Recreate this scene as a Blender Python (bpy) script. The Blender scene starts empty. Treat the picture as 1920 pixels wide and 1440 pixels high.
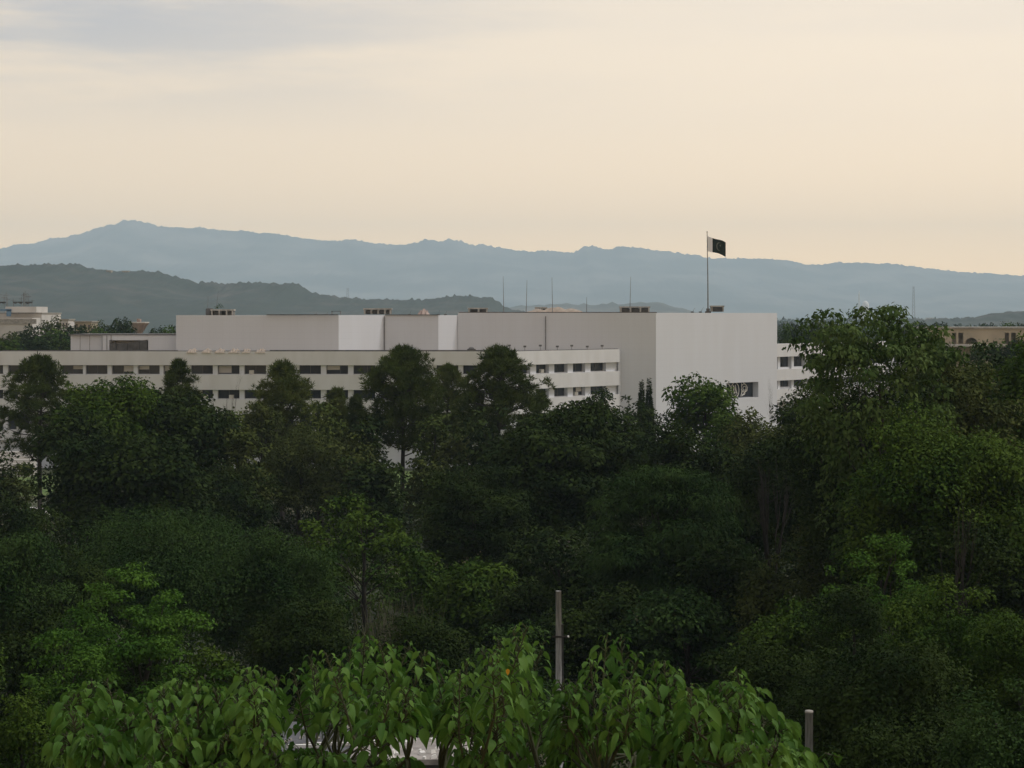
import bpy, math, random
import numpy as np
from mathutils import Vector, noise as mnoise
random.seed(7)
C = bpy.context.scene.collection
F = 3600.0; CX = 960.0; HY = 590.0; CAMZ = 25.0
PI = math.pi
def P(x, y, d): return (( x-CX)/F*d, d, CAMZ-(y-HY)/F*d)
def PX(x, d): return (x-CX)/F*d
def PZ(y, d): return CAMZ-(y-HY)/F*d
def ground_z(Y):
    return float(np.interp(Y, [0, 20, 60, 85, 140, 20000], [15, 15, 6, 3.6, 0, 0]))

# ------------------------------------------------------------------ materials
MATS = {}
def newmat(name):
    m = bpy.data.materials.new(name); m.use_nodes = True
    nt = m.node_tree; nt.nodes.clear()
    out = nt.nodes.new('ShaderNodeOutputMaterial')
    MATS[name] = m
    return m, nt, out
def nd(nt, t, **k):
    n = nt.nodes.new(t)
    for a, v in k.items():
        if a.startswith('i_'): n.inputs[a[2:].replace('_', ' ')].default_value = v
        else: setattr(n, a, v)
    return n
def surface(name, col, rough=.7, col2=None, nscale=1.0, stretch=(1, 1, 1), bump=0.0, bscale=8.0, metallic=0.0, spec=.3, joints=None, lo=.35, hi=.65, detail=5):
    m, nt, out = newmat(name); L = nt.links
    b = nd(nt, 'ShaderNodeBsdfPrincipled'); L.new(b.outputs[0], out.inputs[0])
    b.inputs['Roughness'].default_value = rough; b.inputs['Metallic'].default_value = metallic
    b.inputs['Specular IOR Level'].default_value = spec
    tc = nd(nt, 'ShaderNodeTexCoord')
    mp = nd(nt, 'ShaderNodeMapping'); mp.inputs['Scale'].default_value = stretch
    L.new(tc.outputs['Object'], mp.inputs[0])
    n = nd(nt, 'ShaderNodeTexNoise'); n.inputs['Scale'].default_value = nscale; n.inputs['Detail'].default_value = detail
    L.new(mp.outputs[0], n.inputs['Vector'])
    r = nd(nt, 'ShaderNodeMapRange'); r.inputs[1].default_value = lo; r.inputs[2].default_value = hi
    L.new(n.outputs[0], r.inputs[0])
    mx = nd(nt, 'ShaderNodeMix', data_type='RGBA')
    mx.inputs[6].default_value = (*col, 1); mx.inputs[7].default_value = (*(col2 or tuple(c*.8 for c in col)), 1)
    L.new(r.outputs[0], mx.inputs[0])
    src = mx.outputs[2]
    if joints:
        # cladding joints: thin lines every (w, h) metres along the wall (x+y) and z
        w, h, lw, dark = joints
        sep = nd(nt, 'ShaderNodeSeparateXYZ'); L.new(tc.outputs['Object'], sep.inputs[0])
        ad = nd(nt, 'ShaderNodeMath', operation='ADD'); L.new(sep.outputs[0], ad.inputs[0]); L.new(sep.outputs[1], ad.inputs[1])
        def line(s, period):
            d = nd(nt, 'ShaderNodeMath', operation='DIVIDE'); L.new(s, d.inputs[0]); d.inputs[1].default_value = period
            f = nd(nt, 'ShaderNodeMath', operation='FRACT'); L.new(d.outputs[0], f.inputs[0])
            c = nd(nt, 'ShaderNodeMath', operation='LESS_THAN'); L.new(f.outputs[0], c.inputs[0]); c.inputs[1].default_value = lw/period
            return c.outputs[0]
        mm = nd(nt, 'ShaderNodeMath', operation='MAXIMUM'); L.new(line(ad.outputs[0], w), mm.inputs[0]); L.new(line(sep.outputs[2], h), mm.inputs[1])
        mu = nd(nt, 'ShaderNodeMath', operation='MULTIPLY'); L.new(mm.outputs[0], mu.inputs[0]); mu.inputs[1].default_value = dark
        m2 = nd(nt, 'ShaderNodeMix', data_type='RGBA'); L.new(mu.outputs[0], m2.inputs[0]); L.new(src, m2.inputs[6]); m2.inputs[7].default_value = (.12, .115, .11, 1)
        src = m2.outputs[2]
    L.new(src, b.inputs['Base Color'])
    if bump:
        bn = nd(nt, 'ShaderNodeTexNoise'); bn.inputs['Scale'].default_value = bscale; L.new(tc.outputs['Object'], bn.inputs['Vector'])
        bp = nd(nt, 'ShaderNodeBump'); bp.inputs['Strength'].default_value = bump; bp.inputs['Distance'].default_value = .05
        L.new(bn.outputs[0], bp.inputs['Height']); L.new(bp.outputs[0], b.inputs['Normal'])
    return m
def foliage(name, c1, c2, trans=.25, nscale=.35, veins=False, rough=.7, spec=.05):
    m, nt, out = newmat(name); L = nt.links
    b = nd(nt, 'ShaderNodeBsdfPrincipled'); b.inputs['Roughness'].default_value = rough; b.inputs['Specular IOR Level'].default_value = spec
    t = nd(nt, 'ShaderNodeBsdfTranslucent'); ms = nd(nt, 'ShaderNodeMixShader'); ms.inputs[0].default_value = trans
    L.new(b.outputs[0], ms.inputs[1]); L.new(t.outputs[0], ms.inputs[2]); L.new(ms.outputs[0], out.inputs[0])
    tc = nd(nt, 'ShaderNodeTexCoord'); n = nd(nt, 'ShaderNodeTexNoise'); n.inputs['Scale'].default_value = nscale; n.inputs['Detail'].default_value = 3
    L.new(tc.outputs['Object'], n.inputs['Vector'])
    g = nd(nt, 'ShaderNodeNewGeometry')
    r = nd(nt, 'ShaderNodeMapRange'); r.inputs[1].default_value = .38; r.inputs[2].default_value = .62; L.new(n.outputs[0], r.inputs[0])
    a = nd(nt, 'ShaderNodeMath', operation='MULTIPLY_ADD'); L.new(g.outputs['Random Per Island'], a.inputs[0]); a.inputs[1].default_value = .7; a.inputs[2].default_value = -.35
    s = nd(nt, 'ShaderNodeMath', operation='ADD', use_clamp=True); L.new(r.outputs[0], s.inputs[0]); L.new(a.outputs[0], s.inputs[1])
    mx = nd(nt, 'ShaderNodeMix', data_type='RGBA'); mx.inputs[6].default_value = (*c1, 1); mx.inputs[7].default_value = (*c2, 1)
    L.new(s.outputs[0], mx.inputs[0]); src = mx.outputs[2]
    if veins:
        sep = nd(nt, 'ShaderNodeSeparateXYZ'); L.new(tc.outputs['UV'], sep.inputs[0])
        ab = nd(nt, 'ShaderNodeMath', operation='ABSOLUTE'); L.new(sep.outputs[1], ab.inputs[0])
        mid = nd(nt, 'ShaderNodeMath', operation='LESS_THAN'); L.new(ab.outputs[0], mid.inputs[0]); mid.inputs[1].default_value = .05
        k = nd(nt, 'ShaderNodeMath', operation='MULTIPLY_ADD'); L.new(ab.outputs[0], k.inputs[0]); k.inputs[1].default_value = -.35; L.new(sep.outputs[0], k.inputs[2])
        k2 = nd(nt, 'ShaderNodeMath', operation='MULTIPLY'); L.new(k.outputs[0], k2.inputs[0]); k2.inputs[1].default_value = 7
        fr = nd(nt, 'ShaderNodeMath', operation='FRACT'); L.new(k2.outputs[0], fr.inputs[0])
        sv = nd(nt, 'ShaderNodeMath', operation='LESS_THAN'); L.new(fr.outputs[0], sv.inputs[0]); sv.inputs[1].default_value = .13
        mm = nd(nt, 'ShaderNodeMath', operation='MAXIMUM'); L.new(mid.outputs[0], mm.inputs[0]); L.new(sv.outputs[0], mm.inputs[1])
        m3 = nd(nt, 'ShaderNodeMath', operation='MULTIPLY'); L.new(mm.outputs[0], m3.inputs[0]); m3.inputs[1].default_value = .4
        m2 = nd(nt, 'ShaderNodeMix', data_type='RGBA'); L.new(m3.outputs[0], m2.inputs[0]); L.new(src, m2.inputs[6]); m2.inputs[7].default_value = (.09, .16, .035, 1)
        src = m2.outputs[2]
        bp = nd(nt, 'ShaderNodeBump', invert=True); bp.inputs['Strength'].default_value = .6; bp.inputs['Distance'].default_value = .01
        L.new(mm.outputs[0], bp.inputs['Height']); L.new(bp.outputs[0], b.inputs['Normal'])
    L.new(src, b.inputs['Base Color']); L.new(src, t.inputs[0])
    return m

stone = surface('white_marble_cladding', (.57, .59, .625), .6, (.55, .565, .595), .35, (1, 1, .15), joints=(1.15, 1.0, .05, .06))
band_m = surface('band_plaster', (.605, .61, .62), .7, (.53, .53, .525), .5, (1, 1, .25), lo=.3, hi=.75)
roof_m = surface('roof_screed', (.22, .21, .20), .9, (.12, .115, .11), .4)
coping_m = surface('dark_strip', (.07, .07, .075), .85, (.13, .12, .11), 1.2)
glass_m = surface('window_glass', (.022, .030, .045), .12, (.035, .042, .055), .6, spec=.6)
frame_m = surface('grey_frame', (.10, .10, .105), .6)
conc = surface('concrete', (.36, .34, .30), .85, (.22, .205, .18), 1.5, bump=.4)
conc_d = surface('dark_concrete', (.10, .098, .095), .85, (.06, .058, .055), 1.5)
pale = surface('pale_plaster', (.53, .51, .48), .8, (.43, .41, .385), .12)
cream = surface('cream_plaster', (.38, .325, .24), .8, (.27, .235, .175), .15)
brick_r = surface('reddish_brick', (.26, .19, .165), .85, (.34, .27, .235), .5)
blue_m = surface('blue_paint', (.07, .13, .20), .6, (.10, .17, .24), .3)
sand_m = surface('sand', (.36, .30, .245), .95, (.28, .235, .19), 2, bump=.5)
metal = surface('galvanised_steel', (.20, .20, .20), .5, (.12, .12, .12), 3, metallic=.4)
ac_m = surface('ac_casing', (.55, .54, .50), .5, (.45, .44, .40), 4)
pole_m = surface('weathered_pole', (.36, .36, .355), .85, (.22, .22, .215), 3, (6, 6, .6), bump=.5)
bark = surface('bark', (.038, .032, .026), .9, (.022, .019, .015), 3, (3, 3, .6), bump=.5)
bark_p = surface('pale_bark', (.085, .075, .060), .9, (.05, .043, .035), 3, (3, 3, .6))
flag_w = surface('flag_white', (.70, .70, .72), .8, (.66, .66, .68), 2)
flag_e = surface('flag_emblem', (.13, .14, .13), .8, (.10, .11, .10), 2)
flag_g = surface('flag_green', (.006, .016, .014), .8, (.008, .020, .017), 2)
sheet_m = surface('weathered_sheet_roof', (.11, .11, .12), .7, (.07, .07, .075), 1.5, bump=.4)
white_m = surface('white_paint', (.75, .73, .69), .7, (.6, .58, .54), 3)
slab_m = surface('pale_slab', (.34, .31, .28), .9, (.20, .18, .165), 1.3, bump=.4)
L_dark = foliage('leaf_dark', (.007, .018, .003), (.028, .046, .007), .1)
L_mid = foliage('leaf_mid', (.020, .048, .005), (.060, .100, .012), .18)
L_bright = foliage('leaf_bright', (.030, .080, .009), (.064, .132, .017), .2)
L_olive = foliage('leaf_olive', (.034, .048, .010), (.066, .080, .018), .15)
L_blue = foliage('leaf_bluegreen', (.013, .034, .007), (.040, .074, .016), .15)
L_pale = foliage('leaf_pale', (.034, .066, .014), (.078, .118, .032), .2)
L_pine = foliage('needles', (.028, .046, .008), (.060, .082, .016), trans=.12)
L_pinel = foliage('needles_light', (.046, .068, .012), (.088, .106, .024), trans=.15)
L_big = foliage('broad_leaf', (.037, .100, .014), (.100, .195, .032), trans=.3, nscale=1.2, veins=True, rough=.6, spec=.15)
L_yel = foliage('yellow_leaf', (.42, .20, .02), (.50, .28, .03), trans=.3)
L_grass = foliage('grass_blades', (.050, .085, .022), (.13, .15, .045), trans=.2, nscale=.08)
twig_m = surface('green_twig', (.045, .052, .020), .8, (.030, .032, .015), 6)

# ------------------------------------------------------------------ mesh helpers
def mesh_from(name, V, Fc, mat, uv=None, smooth=False):
    me = bpy.data.meshes.new(name)
    V = np.asarray(V, dtype=np.float32); 
    if isinstance(Fc, np.ndarray):
        nf, k = Fc.shape
        me.vertices.add(len(V)); me.vertices.foreach_set('co', V.ravel())
        me.loops.add(nf*k); me.loops.foreach_set('vertex_index', Fc.astype(np.int32).ravel())
        me.polygons.add(nf); me.polygons.foreach_set('loop_start', np.arange(0, nf*k, k, dtype=np.int32))
        me.polygons.foreach_set('loop_total', np.full(nf, k, dtype=np.int32))
        if uv is not None:
            l = me.uv_layers.new(name='UVMap'); l.data.foreach_set('uv', uv[Fc.ravel()].astype(np.float32).ravel())
        me.update(calc_edges=True)
    else:
        me.from_pydata([tuple(map(float, v)) for v in V], [], Fc); me.update()
    if smooth: me.polygons.foreach_set('use_smooth', np.ones(len(me.polygons), dtype=bool))
    me.materials.append(mat)
    return me
def link(name, me, parent=None, loc=(0, 0, 0)):
    o = bpy.data.objects.new(name, me); C.objects.link(o); o.location = loc
    if parent: o.parent = parent
    return o
def tag(o, label=None, cat=None, group=None, kind=None):
    if label: o['label'] = label
    if cat: o['category'] = cat
    if group: o['group'] = group
    if kind: o['kind'] = kind
    return o
def thing(name, label, cat, loc=(0, 0, 0), group=None):
    o = bpy.data.objects.new(name, None); C.objects.link(o); o.location = loc
    o.empty_display_size = .5
    return tag(o, label, cat, group)
class MB:
    def __init__(s): s.V = []; s.F = []
    def add(s, V, Fc):
        k = len(s.V); s.V += [tuple(v) for v in V]; s.F += [tuple(i+k for i in f) for f in Fc]
    def hexa(s, p):   # p: 8 points, bottom ring 0-3, top ring 4-7
        s.add(p, [(3, 2, 1, 0), (4, 5, 6, 7), (0, 1, 5, 4), (1, 2, 6, 5), (2, 3, 7, 6), (3, 0, 4, 7)])
    def box(s, x0, x1, y0, y1, z0, z1):
        s.hexa([(x0, y0, z0), (x1, y0, z0), (x1, y1, z0), (x0, y1, z0), (x0, y0, z1), (x1, y0, z1), (x1, y1, z1), (x0, y1, z1)])
    def tube(s, pts, rads, n=6, cap=True):
        pts = [Vector(p) for p in pts]; k0 = len(s.V); m = len(pts)
        for i, p in enumerate(pts):
            d = (pts[min(i+1, m-1)]-pts[max(i-1, 0)]).normalized()
            a = d.cross(Vector((0, 0, 1)) if abs(d.z) < .9 else Vector((1, 0, 0))).normalized(); b = d.cross(a)
            for j in range(n):
                t = 2*PI*j/n; s.V.append(tuple(p+(a*math.cos(t)+b*math.sin(t))*rads[i]))
        for i in range(m-1):
            for j in range(n):
                s.F.append((k0+i*n+j, k0+i*n+(j+1) % n, k0+(i+1)*n+(j+1) % n, k0+(i+1)*n+j))
        if cap:
            s.F.append(tuple(k0+j for j in range(n))); s.F.append(tuple(k0+(m-1)*n+j for j in range(n-1, -1, -1)))
    def lathe(s, prof, n=16, c=(0, 0)):
        k0 = len(s.V)
        for r, z in prof:
            for j in range(n):
                t = 2*PI*j/n; s.V.append((c[0]+r*math.cos(t), c[1]+r*math.sin(t), z))
        for i in range(len(prof)-1):
            for j in range(n): s.F.append((k0+i*n+j, k0+i*n+(j+1) % n, k0+(i+1)*n+(j+1) % n, k0+(i+1)*n+j))
    def build(s, name, mat, parent=None, smooth=False, loc=(0, 0, 0)):
        me = bpy.data.meshes.new(name); me.from_pydata(s.V, [], s.F); me.update(); me.materials.append(mat)
        if smooth: me.polygons.foreach_set('use_smooth', np.ones(len(me.polygons), dtype=bool))
        return link(name, me, parent, loc)
class Line:
    """A wall line from A to B (xy): u along it, n outward (towards the camera side)."""
    def __init__(s, A, B):
        s.A = np.array(A, float); s.B = np.array(B, float); d = s.B-s.A; s.L = float(np.hypot(*d)); s.u = d/s.L
        s.n = np.array([s.u[1], -s.u[0]])
    def pt(s, u, n, z): q = s.A+s.u*u+s.n*n; return (q[0], q[1], z)
    def at(s, px):   # u where the picture column px meets the wall line
        k = (px-CX)/F; return float((k*s.A[1]-s.A[0])/(s.u[0]-k*s.u[1]))
    def box(s, mb, u0, u1, n0, n1, z0, z1):
        mb.hexa([s.pt(u0, n1, z0), s.pt(u1, n1, z0), s.pt(u1, n0, z0), s.pt(u0, n0, z0), s.pt(u0, n1, z1), s.pt(u1, n1, z1), s.pt(u1, n0, z1), s.pt(u0, n0, z1)])
def nrm(a): return a/np.maximum(np.linalg.norm(a, axis=-1, keepdims=True), 1e-9)
def leaf_quads(c, axis, normal, L, W):
    """folded diamond leaves. c base points"""
    side = nrm(np.cross(axis, normal)); nn = np.cross(side, axis)
    L = np.asarray(L).reshape(-1, 1); W = np.asarray(W).reshape(-1, 1)
    mid = c+axis*L*.45
    V = np.stack([c, mid+side*W*.5+nn*W*.15, c+axis*L-nn*L*.12, mid-side*W*.5+nn*W*.15], 1).reshape(-1, 3)
    Fc = np.arange(len(V)).reshape(-1, 4)
    return V, Fc
def rand_dirs(rng, n):
    return nrm(rng.normal(size=(n, 3)))

# ------------------------------------------------------------------ trees
TC = [0]
def lobes(rng):
    k = nrm(rng.normal(size=(5, 3))); a = rng.uniform(.08, .22, 5); f = rng.uniform(2, 5, 5); ph = rng.uniform(0, 6, 5)
    return lambda d: 1+sum(a[i]*np.sin(f[i]*(d@k[i])+ph[i]) for i in range(5))
def skeleton(rng, blobs, H, r0, cz, name, bmat, root, nl=14, lean=0):
    mb = MB()
    top = np.array([lean, 0, H*.80])
    pts = [np.array([0, 0, -.4])]
    for t in (.2, .4, .6, .8, 1): pts.append(np.array([lean*t+rng.normal()*.02*H*t, rng.normal()*.02*H*t, H*.80*t]))
    mb.tube(pts, [r0*1.25]+[r0*(1-.82*t) for t in (.2, .4, .6, .8, 1)], 8)
    idx = rng.permutation(len(blobs))[:nl]
    for i in idx:
        b = blobs[i]; t = np.clip(b[2]/H-rng.uniform(.1, .25), .42, .95)
        k = t*5; j = int(k); s0 = pts[j]*(1-(k-j))+pts[min(j+1, 5)]*(k-j)
        s0 = np.array([np.interp(t*H*.8, [p[2] for p in pts], [p[a] for p in pts]) for a in (0, 1)]+[t*H*.8])
        m1 = s0*.55+b*.45+np.array([0, 0, .06*H*rng.uniform(-.2, 1)]); rr = r0*.36*(1-.6*t)
        m2 = s0*.2+b*.8+rng.normal(size=3)*.02*H
        mb.tube([s0, m1, m2, b], [rr, rr*.65, rr*.38, rr*.15], 5, False)
    return mb.build('trunk', bmat, root, True)
def blob_leaves(rng, blobs, rb, s, ratio, flat, dens, droop=.25, up=.5, inner=.35, cap=60000):
    cs = []; outs = []
    area = (rb/s)**2*dens
    tot = area.sum()*(1+inner)
    if tot > cap: area *= cap/tot
    for c, r, a in zip(blobs, rb, area):
        n = max(12, int(a)); d = rand_dirs(rng, n); d[:, 2] = np.where(d[:, 2] < -.35, -d[:, 2]*.8, d[:, 2])
        rr = r*rng.uniform(.72, 1.08, (n, 1))*(1+.18*np.sin(d[:, :1]*5+c[0])*np.cos(d[:, 1:2]*6+c[1]))
        q = d*rr; q[:, 2] *= flat; cs.append(c+q); outs.append(d)
        n2 = int(n*inner)
        if n2:
            d2 = rand_dirs(rng, n2); q = d2*r*rng.uniform(.1, .75, (n2, 1)); q[:, 2] *= flat; cs.append(c+q); outs.append(d2)
    c = np.concatenate(cs); o = np.concatenate(outs); n = len(c)
    nn = nrm(o*.75+np.array([0, 0, up])+rng.normal(size=(n, 3))*.33)
    ax = nrm(np.cross(nn, rand_dirs(rng, n))+o*.5-np.array([0, 0, droop])); nn = nrm(nn-ax*(nn*ax).sum(1, keepdims=True))
    L = s*rng.uniform(.7, 1.3, n)
    return leaf_quads(c, ax, nn, L, L*ratio)
def broad(label, x, yt, hw, d, mat=L_dark, low=.35, nb=70, s=None, ratio=.55, flat=.8, dens=5.0, br=.35, name='broadleaf_tree', cat='tree', bmat=bark, droop=.25, group=None, holes=0.0, gz=None, squash=1.0, inner=.5, cap=90000, dome=1.0, lean=0, nexp=2.6, flattop=0):
    """x, yt, hw are read off the photograph; d metres from the camera. low = height of the crown's underside / tree height"""
    TC[0] += 1; rng = np.random.default_rng(100+TC[0])
    dens *= 1.6; hw = hw*1.1
    X = PX(x, d); gz = ground_z(d) if gz is None else gz; H = PZ(yt, d)-gz; R = hw/F*d
    root = thing(name, label, cat, (X, d, gz), group)
    if s is None: s = max(.14, d*.0019)*rng.uniform(.85, 1.45)
    crz = H*(1-low)/2; cz = H*low+crz; lf = lobes(rng)
    dd = rand_dirs(rng, nb*2); dd = dd[dd[:, 2] > -.75][:nb]
    if holes: dd = dd[rng.random(len(dd)) > holes]
    rad = rng.uniform(.35, 1, len(dd))**.55*lf(dd)
    rb = np.full(len(dd), R*br)*rng.uniform(.45, 1.3, len(dd)); rad = np.minimum(rad*np.where(rb < R*br*.7, 1.15, 1), 1.1)
    dd = dd/(np.abs(dd)**nexp).sum(1, keepdims=True)**(1/nexp); w = dd*rad[:, None]
    if dome < 1: w[:, 2] = np.where(w[:, 2] > 0, w[:, 2]**1.0*1, w[:, 2]*dome)
    if flattop:
        q = flattop; a_ = rng.uniform(0, 2*PI, q); r_ = rng.uniform(0, 1, q)**.5; w = np.concatenate([w, np.stack([np.cos(a_)*r_, np.sin(a_)*r_, (1-.22*r_**2)*rng.uniform(.72, 1.02, q)], 1)]); rb = np.concatenate([rb, R*br*rng.uniform(.6, 1.1, q)])
    blobs = np.stack([w[:, 0]*(R-rb*.8), w[:, 1]*(R-rb*.8)*squash, cz+w[:, 2]*(crz-rb*flat*.8)], 1)
    # bring the top of the crown to the height read from the photograph
    top = (blobs[:, 2]+rb*flat).max(); sc = (H-cz)/max(top-cz, .3); m = blobs[:, 2] > cz
    blobs[m, 2] = cz+(blobs[m, 2]-cz)*sc
    V, Fc = blob_leaves(rng, blobs, rb, s, ratio, flat, dens, droop, inner=inner, cap=cap)
    skeleton(rng, blobs, H, min(.02*H, .35)+.05, cz, 'trunk', bmat, root, lean=lean)
    link('crown', mesh_from('crown', V, Fc, mat), root)
    return root
def pine(label, x, yt, hw, d, mat=L_pine, low=.3, nb=95, tufts=11, need=14, nl=.72, group=None, point=.5, W=.085):
    TC[0] += 1; rng = np.random.default_rng(100+TC[0])
    X = PX(x, d); gz = ground_z(d); H = PZ(yt, d)-gz; R = hw*1.22/F*d; nb = int(nb*1.7)
    root = thing('pine_tree', label, 'pine tree', (X, d, gz), group)
    t = rng.uniform(0, 1, nb)**.8; e_ = .5+point*1.1; prof = (1-t**(4.2-point*3.2))**(.5+point*.3)*np.clip((t+.2)/.45, 0, 1)
    an = rng.uniform(0, 2*PI, nb); r = R*1.0*prof*rng.uniform(.10, 1.15, nb)**.6
    lob = (1+.28*np.sin(an*3+t*9+rng.uniform(0, 6)))*np.where(rng.random(nb) < .12, 1.3, 1)
    blobs = np.stack([np.cos(an)*r*lob, np.sin(an)*r*lob, H*low+t*(H*(1-low)-.5)], 1)
    br = R*.17+.25
    tc = (blobs[:, None]+rand_dirs(rng, nb*tufts).reshape(nb, tufts, 3)*br*rng.uniform(.3, 1, (nb, tufts, 1))*np.array([1, 1, .75])).reshape(-1, 3)
    n = len(tc); dr = rand_dirs(rng, n*need).reshape(n, need, 3); outv = nrm(tc-np.array([0, 0, H*.5]))*np.array([1, 1, .2])+np.array([0, 0, .75])
    ax = nrm(dr+outv[:, None]*.75).reshape(-1, 3); c = np.repeat(tc, need, 0)
    nn = nrm(np.cross(ax, rand_dirs(rng, len(ax))))
    V, Fc = leaf_quads(c, ax, nn, nl*rng.uniform(.7, 1.15, len(ax)), np.full(len(ax), W))
    link('crown', mesh_from('crown', V, Fc, mat), root)
    mb = MB(); r0 = .27
    zs = [-.4, H*.25, H*.5, H*.75, H*.96]; px_ = [0]+list(rng.normal(size=4)*.12)
    mb.tube([(px_[i], 0, zs[i]) for i in range(5)], [r0*1.2, r0, r0*.75, r0*.45, .05], 8)
    for i in range(nb):
        if i % 2: continue
        b = blobs[i]; z0 = max(b[2]-rng.uniform(.6, 2.0), H*low*.7); mb.tube([(0, 0, z0), (b[0]*.55, b[1]*.55, z0*.6+b[2]*.4-.1), tuple(b)], [.09, .06, .025], 5, False)
    mb.build('trunk', bark, root, True)
    return root
def conifer(label, x, yt, hw, d, group=None, mat=L_dark, low=.08):
    TC[0] += 1; rng = np.random.default_rng(100+TC[0])
    X = PX(x, d); gz = ground_z(d); H = PZ(yt, d)-gz; R = hw/F*d*1.1
    root = thing('conifer_tree', label, 'conifer', (X, d, gz), group)
    n = 7000; t = 1-np.sqrt(rng.uniform(0, 1, n)); an = rng.uniform(0, 2*PI, n)
    arm = .75+.25*np.sin(an*7+t*40); r = R*(1-t)**.9*arm*rng.uniform(.35, 1, n)
    # only the upper third is broad and cone-like in the picture; the lower part stays columnar
    c = np.stack([np.cos(an)*r, np.sin(an)*r, H*low+t*H*(1-low)+ (r*.15)], 1)
    ax = nrm(np.stack([np.cos(an), np.sin(an), rng.uniform(-.2, .8, n)], 1)+rng.normal(size=(n, 3))*.3)
    nn = nrm(np.cross(ax, rand_dirs(rng, n)))
    V, Fc = leaf_quads(c, ax, nn, np.full(n, .5), np.full(n, .14))
    link('crown', mesh_from('crown', V, Fc, mat), root)
    mb = MB(); mb.tube([(0, 0, -.3), (0, 0, H*.5), (0, 0, H*.97)], [.25, .15, .03], 7); mb.build('trunk', bark, root, True)
    return root
def bare(label, x, yt, hw, d, name='bare_tree', cat='bare tree', twigs=5, seed=0, r0=.16, gz=None, group=None, mat=None, base=None):
    TC[0] += 1; rng = random.Random(TC[0]+seed); X = PX(x, d); gz = ground_z(d) if gz is None else gz; H = PZ(yt, d)-gz; R = hw/F*d
    root = thing(name, label, cat, (X, d, gz), group); tr = MB(); tw = MB()
    def grow(p, dr, ln, r, k):
        q = p+dr*ln*.5+Vector((rng.gauss(0, 1), rng.gauss(0, 1), rng.gauss(0, .6)))*ln*.06; e = p+dr*ln
        (tr if k > 3 else tw).tube([p, q, e], [r, r*.8, r*.6], 5, False)
        if k == 0: return
        for i in range(3 if k > 2 else 2):
            nd_ = (dr+Vector((rng.gauss(0, .42)*R/H*3.2, rng.gauss(0, .42)*R/H*3.2, rng.gauss(.12, .3)))).normalized()
            grow(e-dr*ln*rng.uniform(0, .35), nd_, ln*rng.uniform(.62, .85), r*.58, k-1)
    grow(Vector((0, 0, 0)), Vector((0, 0, 1)), H*(base or .30), r0, twigs)
    # fit the height
    allv = tr.V+tw.V; zm = max(v[2] for v in allv); xm = max(abs(v[0]) for v in allv)
    f = lambda v: (v[0]*R/xm, v[1]*R/xm, v[2]*H/zm)
    tr.V = [f(v) for v in tr.V]; tw.V = [f(v) for v in tw.V]
    tr.build('trunk', mat or bark_p, root, True); tw.build('branches', mat or bark_p, root, True)
    return root

#TREES#
# pines standing before the long facade
pine('dark pine with a lumpy crown, farthest left in the row before the facade', 75, 668, 58, 240, low=.35, point=.35)
pine('slim pine with a small pointed top before the left part of the facade', 335, 676, 40, 244, point=.7, nb=75, low=.35)
pine('pale green pine with a pointed crown and grey trunk left of the domed pines', 530, 680, 58, 232, mat=L_pinel, point=.6, low=.3, nb=110)
pine('short narrow pine before the second row of windows', 632, 728, 36, 240, nb=60, mat=L_pinel, point=.8)
pine('tall domed pine whose dark trunk shows below, centre of the facade', 755, 653, 66, 228, nb=125, low=.45, point=.25)
pine('lighter loose pine standing between the two tall domed pines', 838, 686, 48, 246, mat=L_pinel, nb=70)
pine('very dark domed pine covering the corner of the long facade', 936, 653, 68, 226, nb=130, low=.35, point=.3, mat=L_pine)
pine('low pine at the right flank of the dark domed pine', 1012, 735, 34, 240, nb=50)
pine('thin young pine in the gap left of the domed pine', 668, 742, 26, 236, nb=40, point=.8)
bare('thin-leaved dark tree standing before the white second floor band', 427, 692, 28, 236, 'sparse_tree', 'tree', 5, 3, mat=bark)
conifer('pointed dark conifer against the tall white block, left one of two', 1203, 712, 13, 292, 'pair of small conifers at the tall block')
conifer('pointed dark conifer against the tall white block, right one of two', 1217, 708, 13, 294, 'pair of small conifers at the tall block')
broad('small round dark shrub tree under the last windows of the right facade', 1133, 727, 30, 282, low=.1, nb=40)
broad('dark shrub tree hugging the base of the grey tall block', 1178, 744, 24, 286, low=.1, nb=30)
broad('light green tree before the carved window of the white block', 1322, 699, 72, 226, L_mid, low=.3, nb=75, holes=.1)
# large trees of the middle ground, left
broad('big leafy tree with drooping clusters before the left facade', 195, 702, 92, 196, L_mid, low=.42, nb=95, s=.42, lean=1.5)
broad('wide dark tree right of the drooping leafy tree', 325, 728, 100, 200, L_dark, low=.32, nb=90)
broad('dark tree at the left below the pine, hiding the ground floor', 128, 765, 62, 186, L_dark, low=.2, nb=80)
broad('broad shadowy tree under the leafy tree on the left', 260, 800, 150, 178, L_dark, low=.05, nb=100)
broad('yellow green tree under the pale pine', 455, 800, 62, 200, L_olive, low=.1, nb=70)
broad('dull olive thicket tree around the grey pine trunk', 560, 800, 80, 214, L_olive, low=.05, nb=80, s=.28)
broad('dusky tree between pale pine and domed pine', 655, 805, 58, 206, L_olive, low=.05, nb=60)
broad('small yellowish tree left of the pale gap in the facade base', 800, 862, 50, 204, L_olive, low=.05, nb=50)
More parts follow.
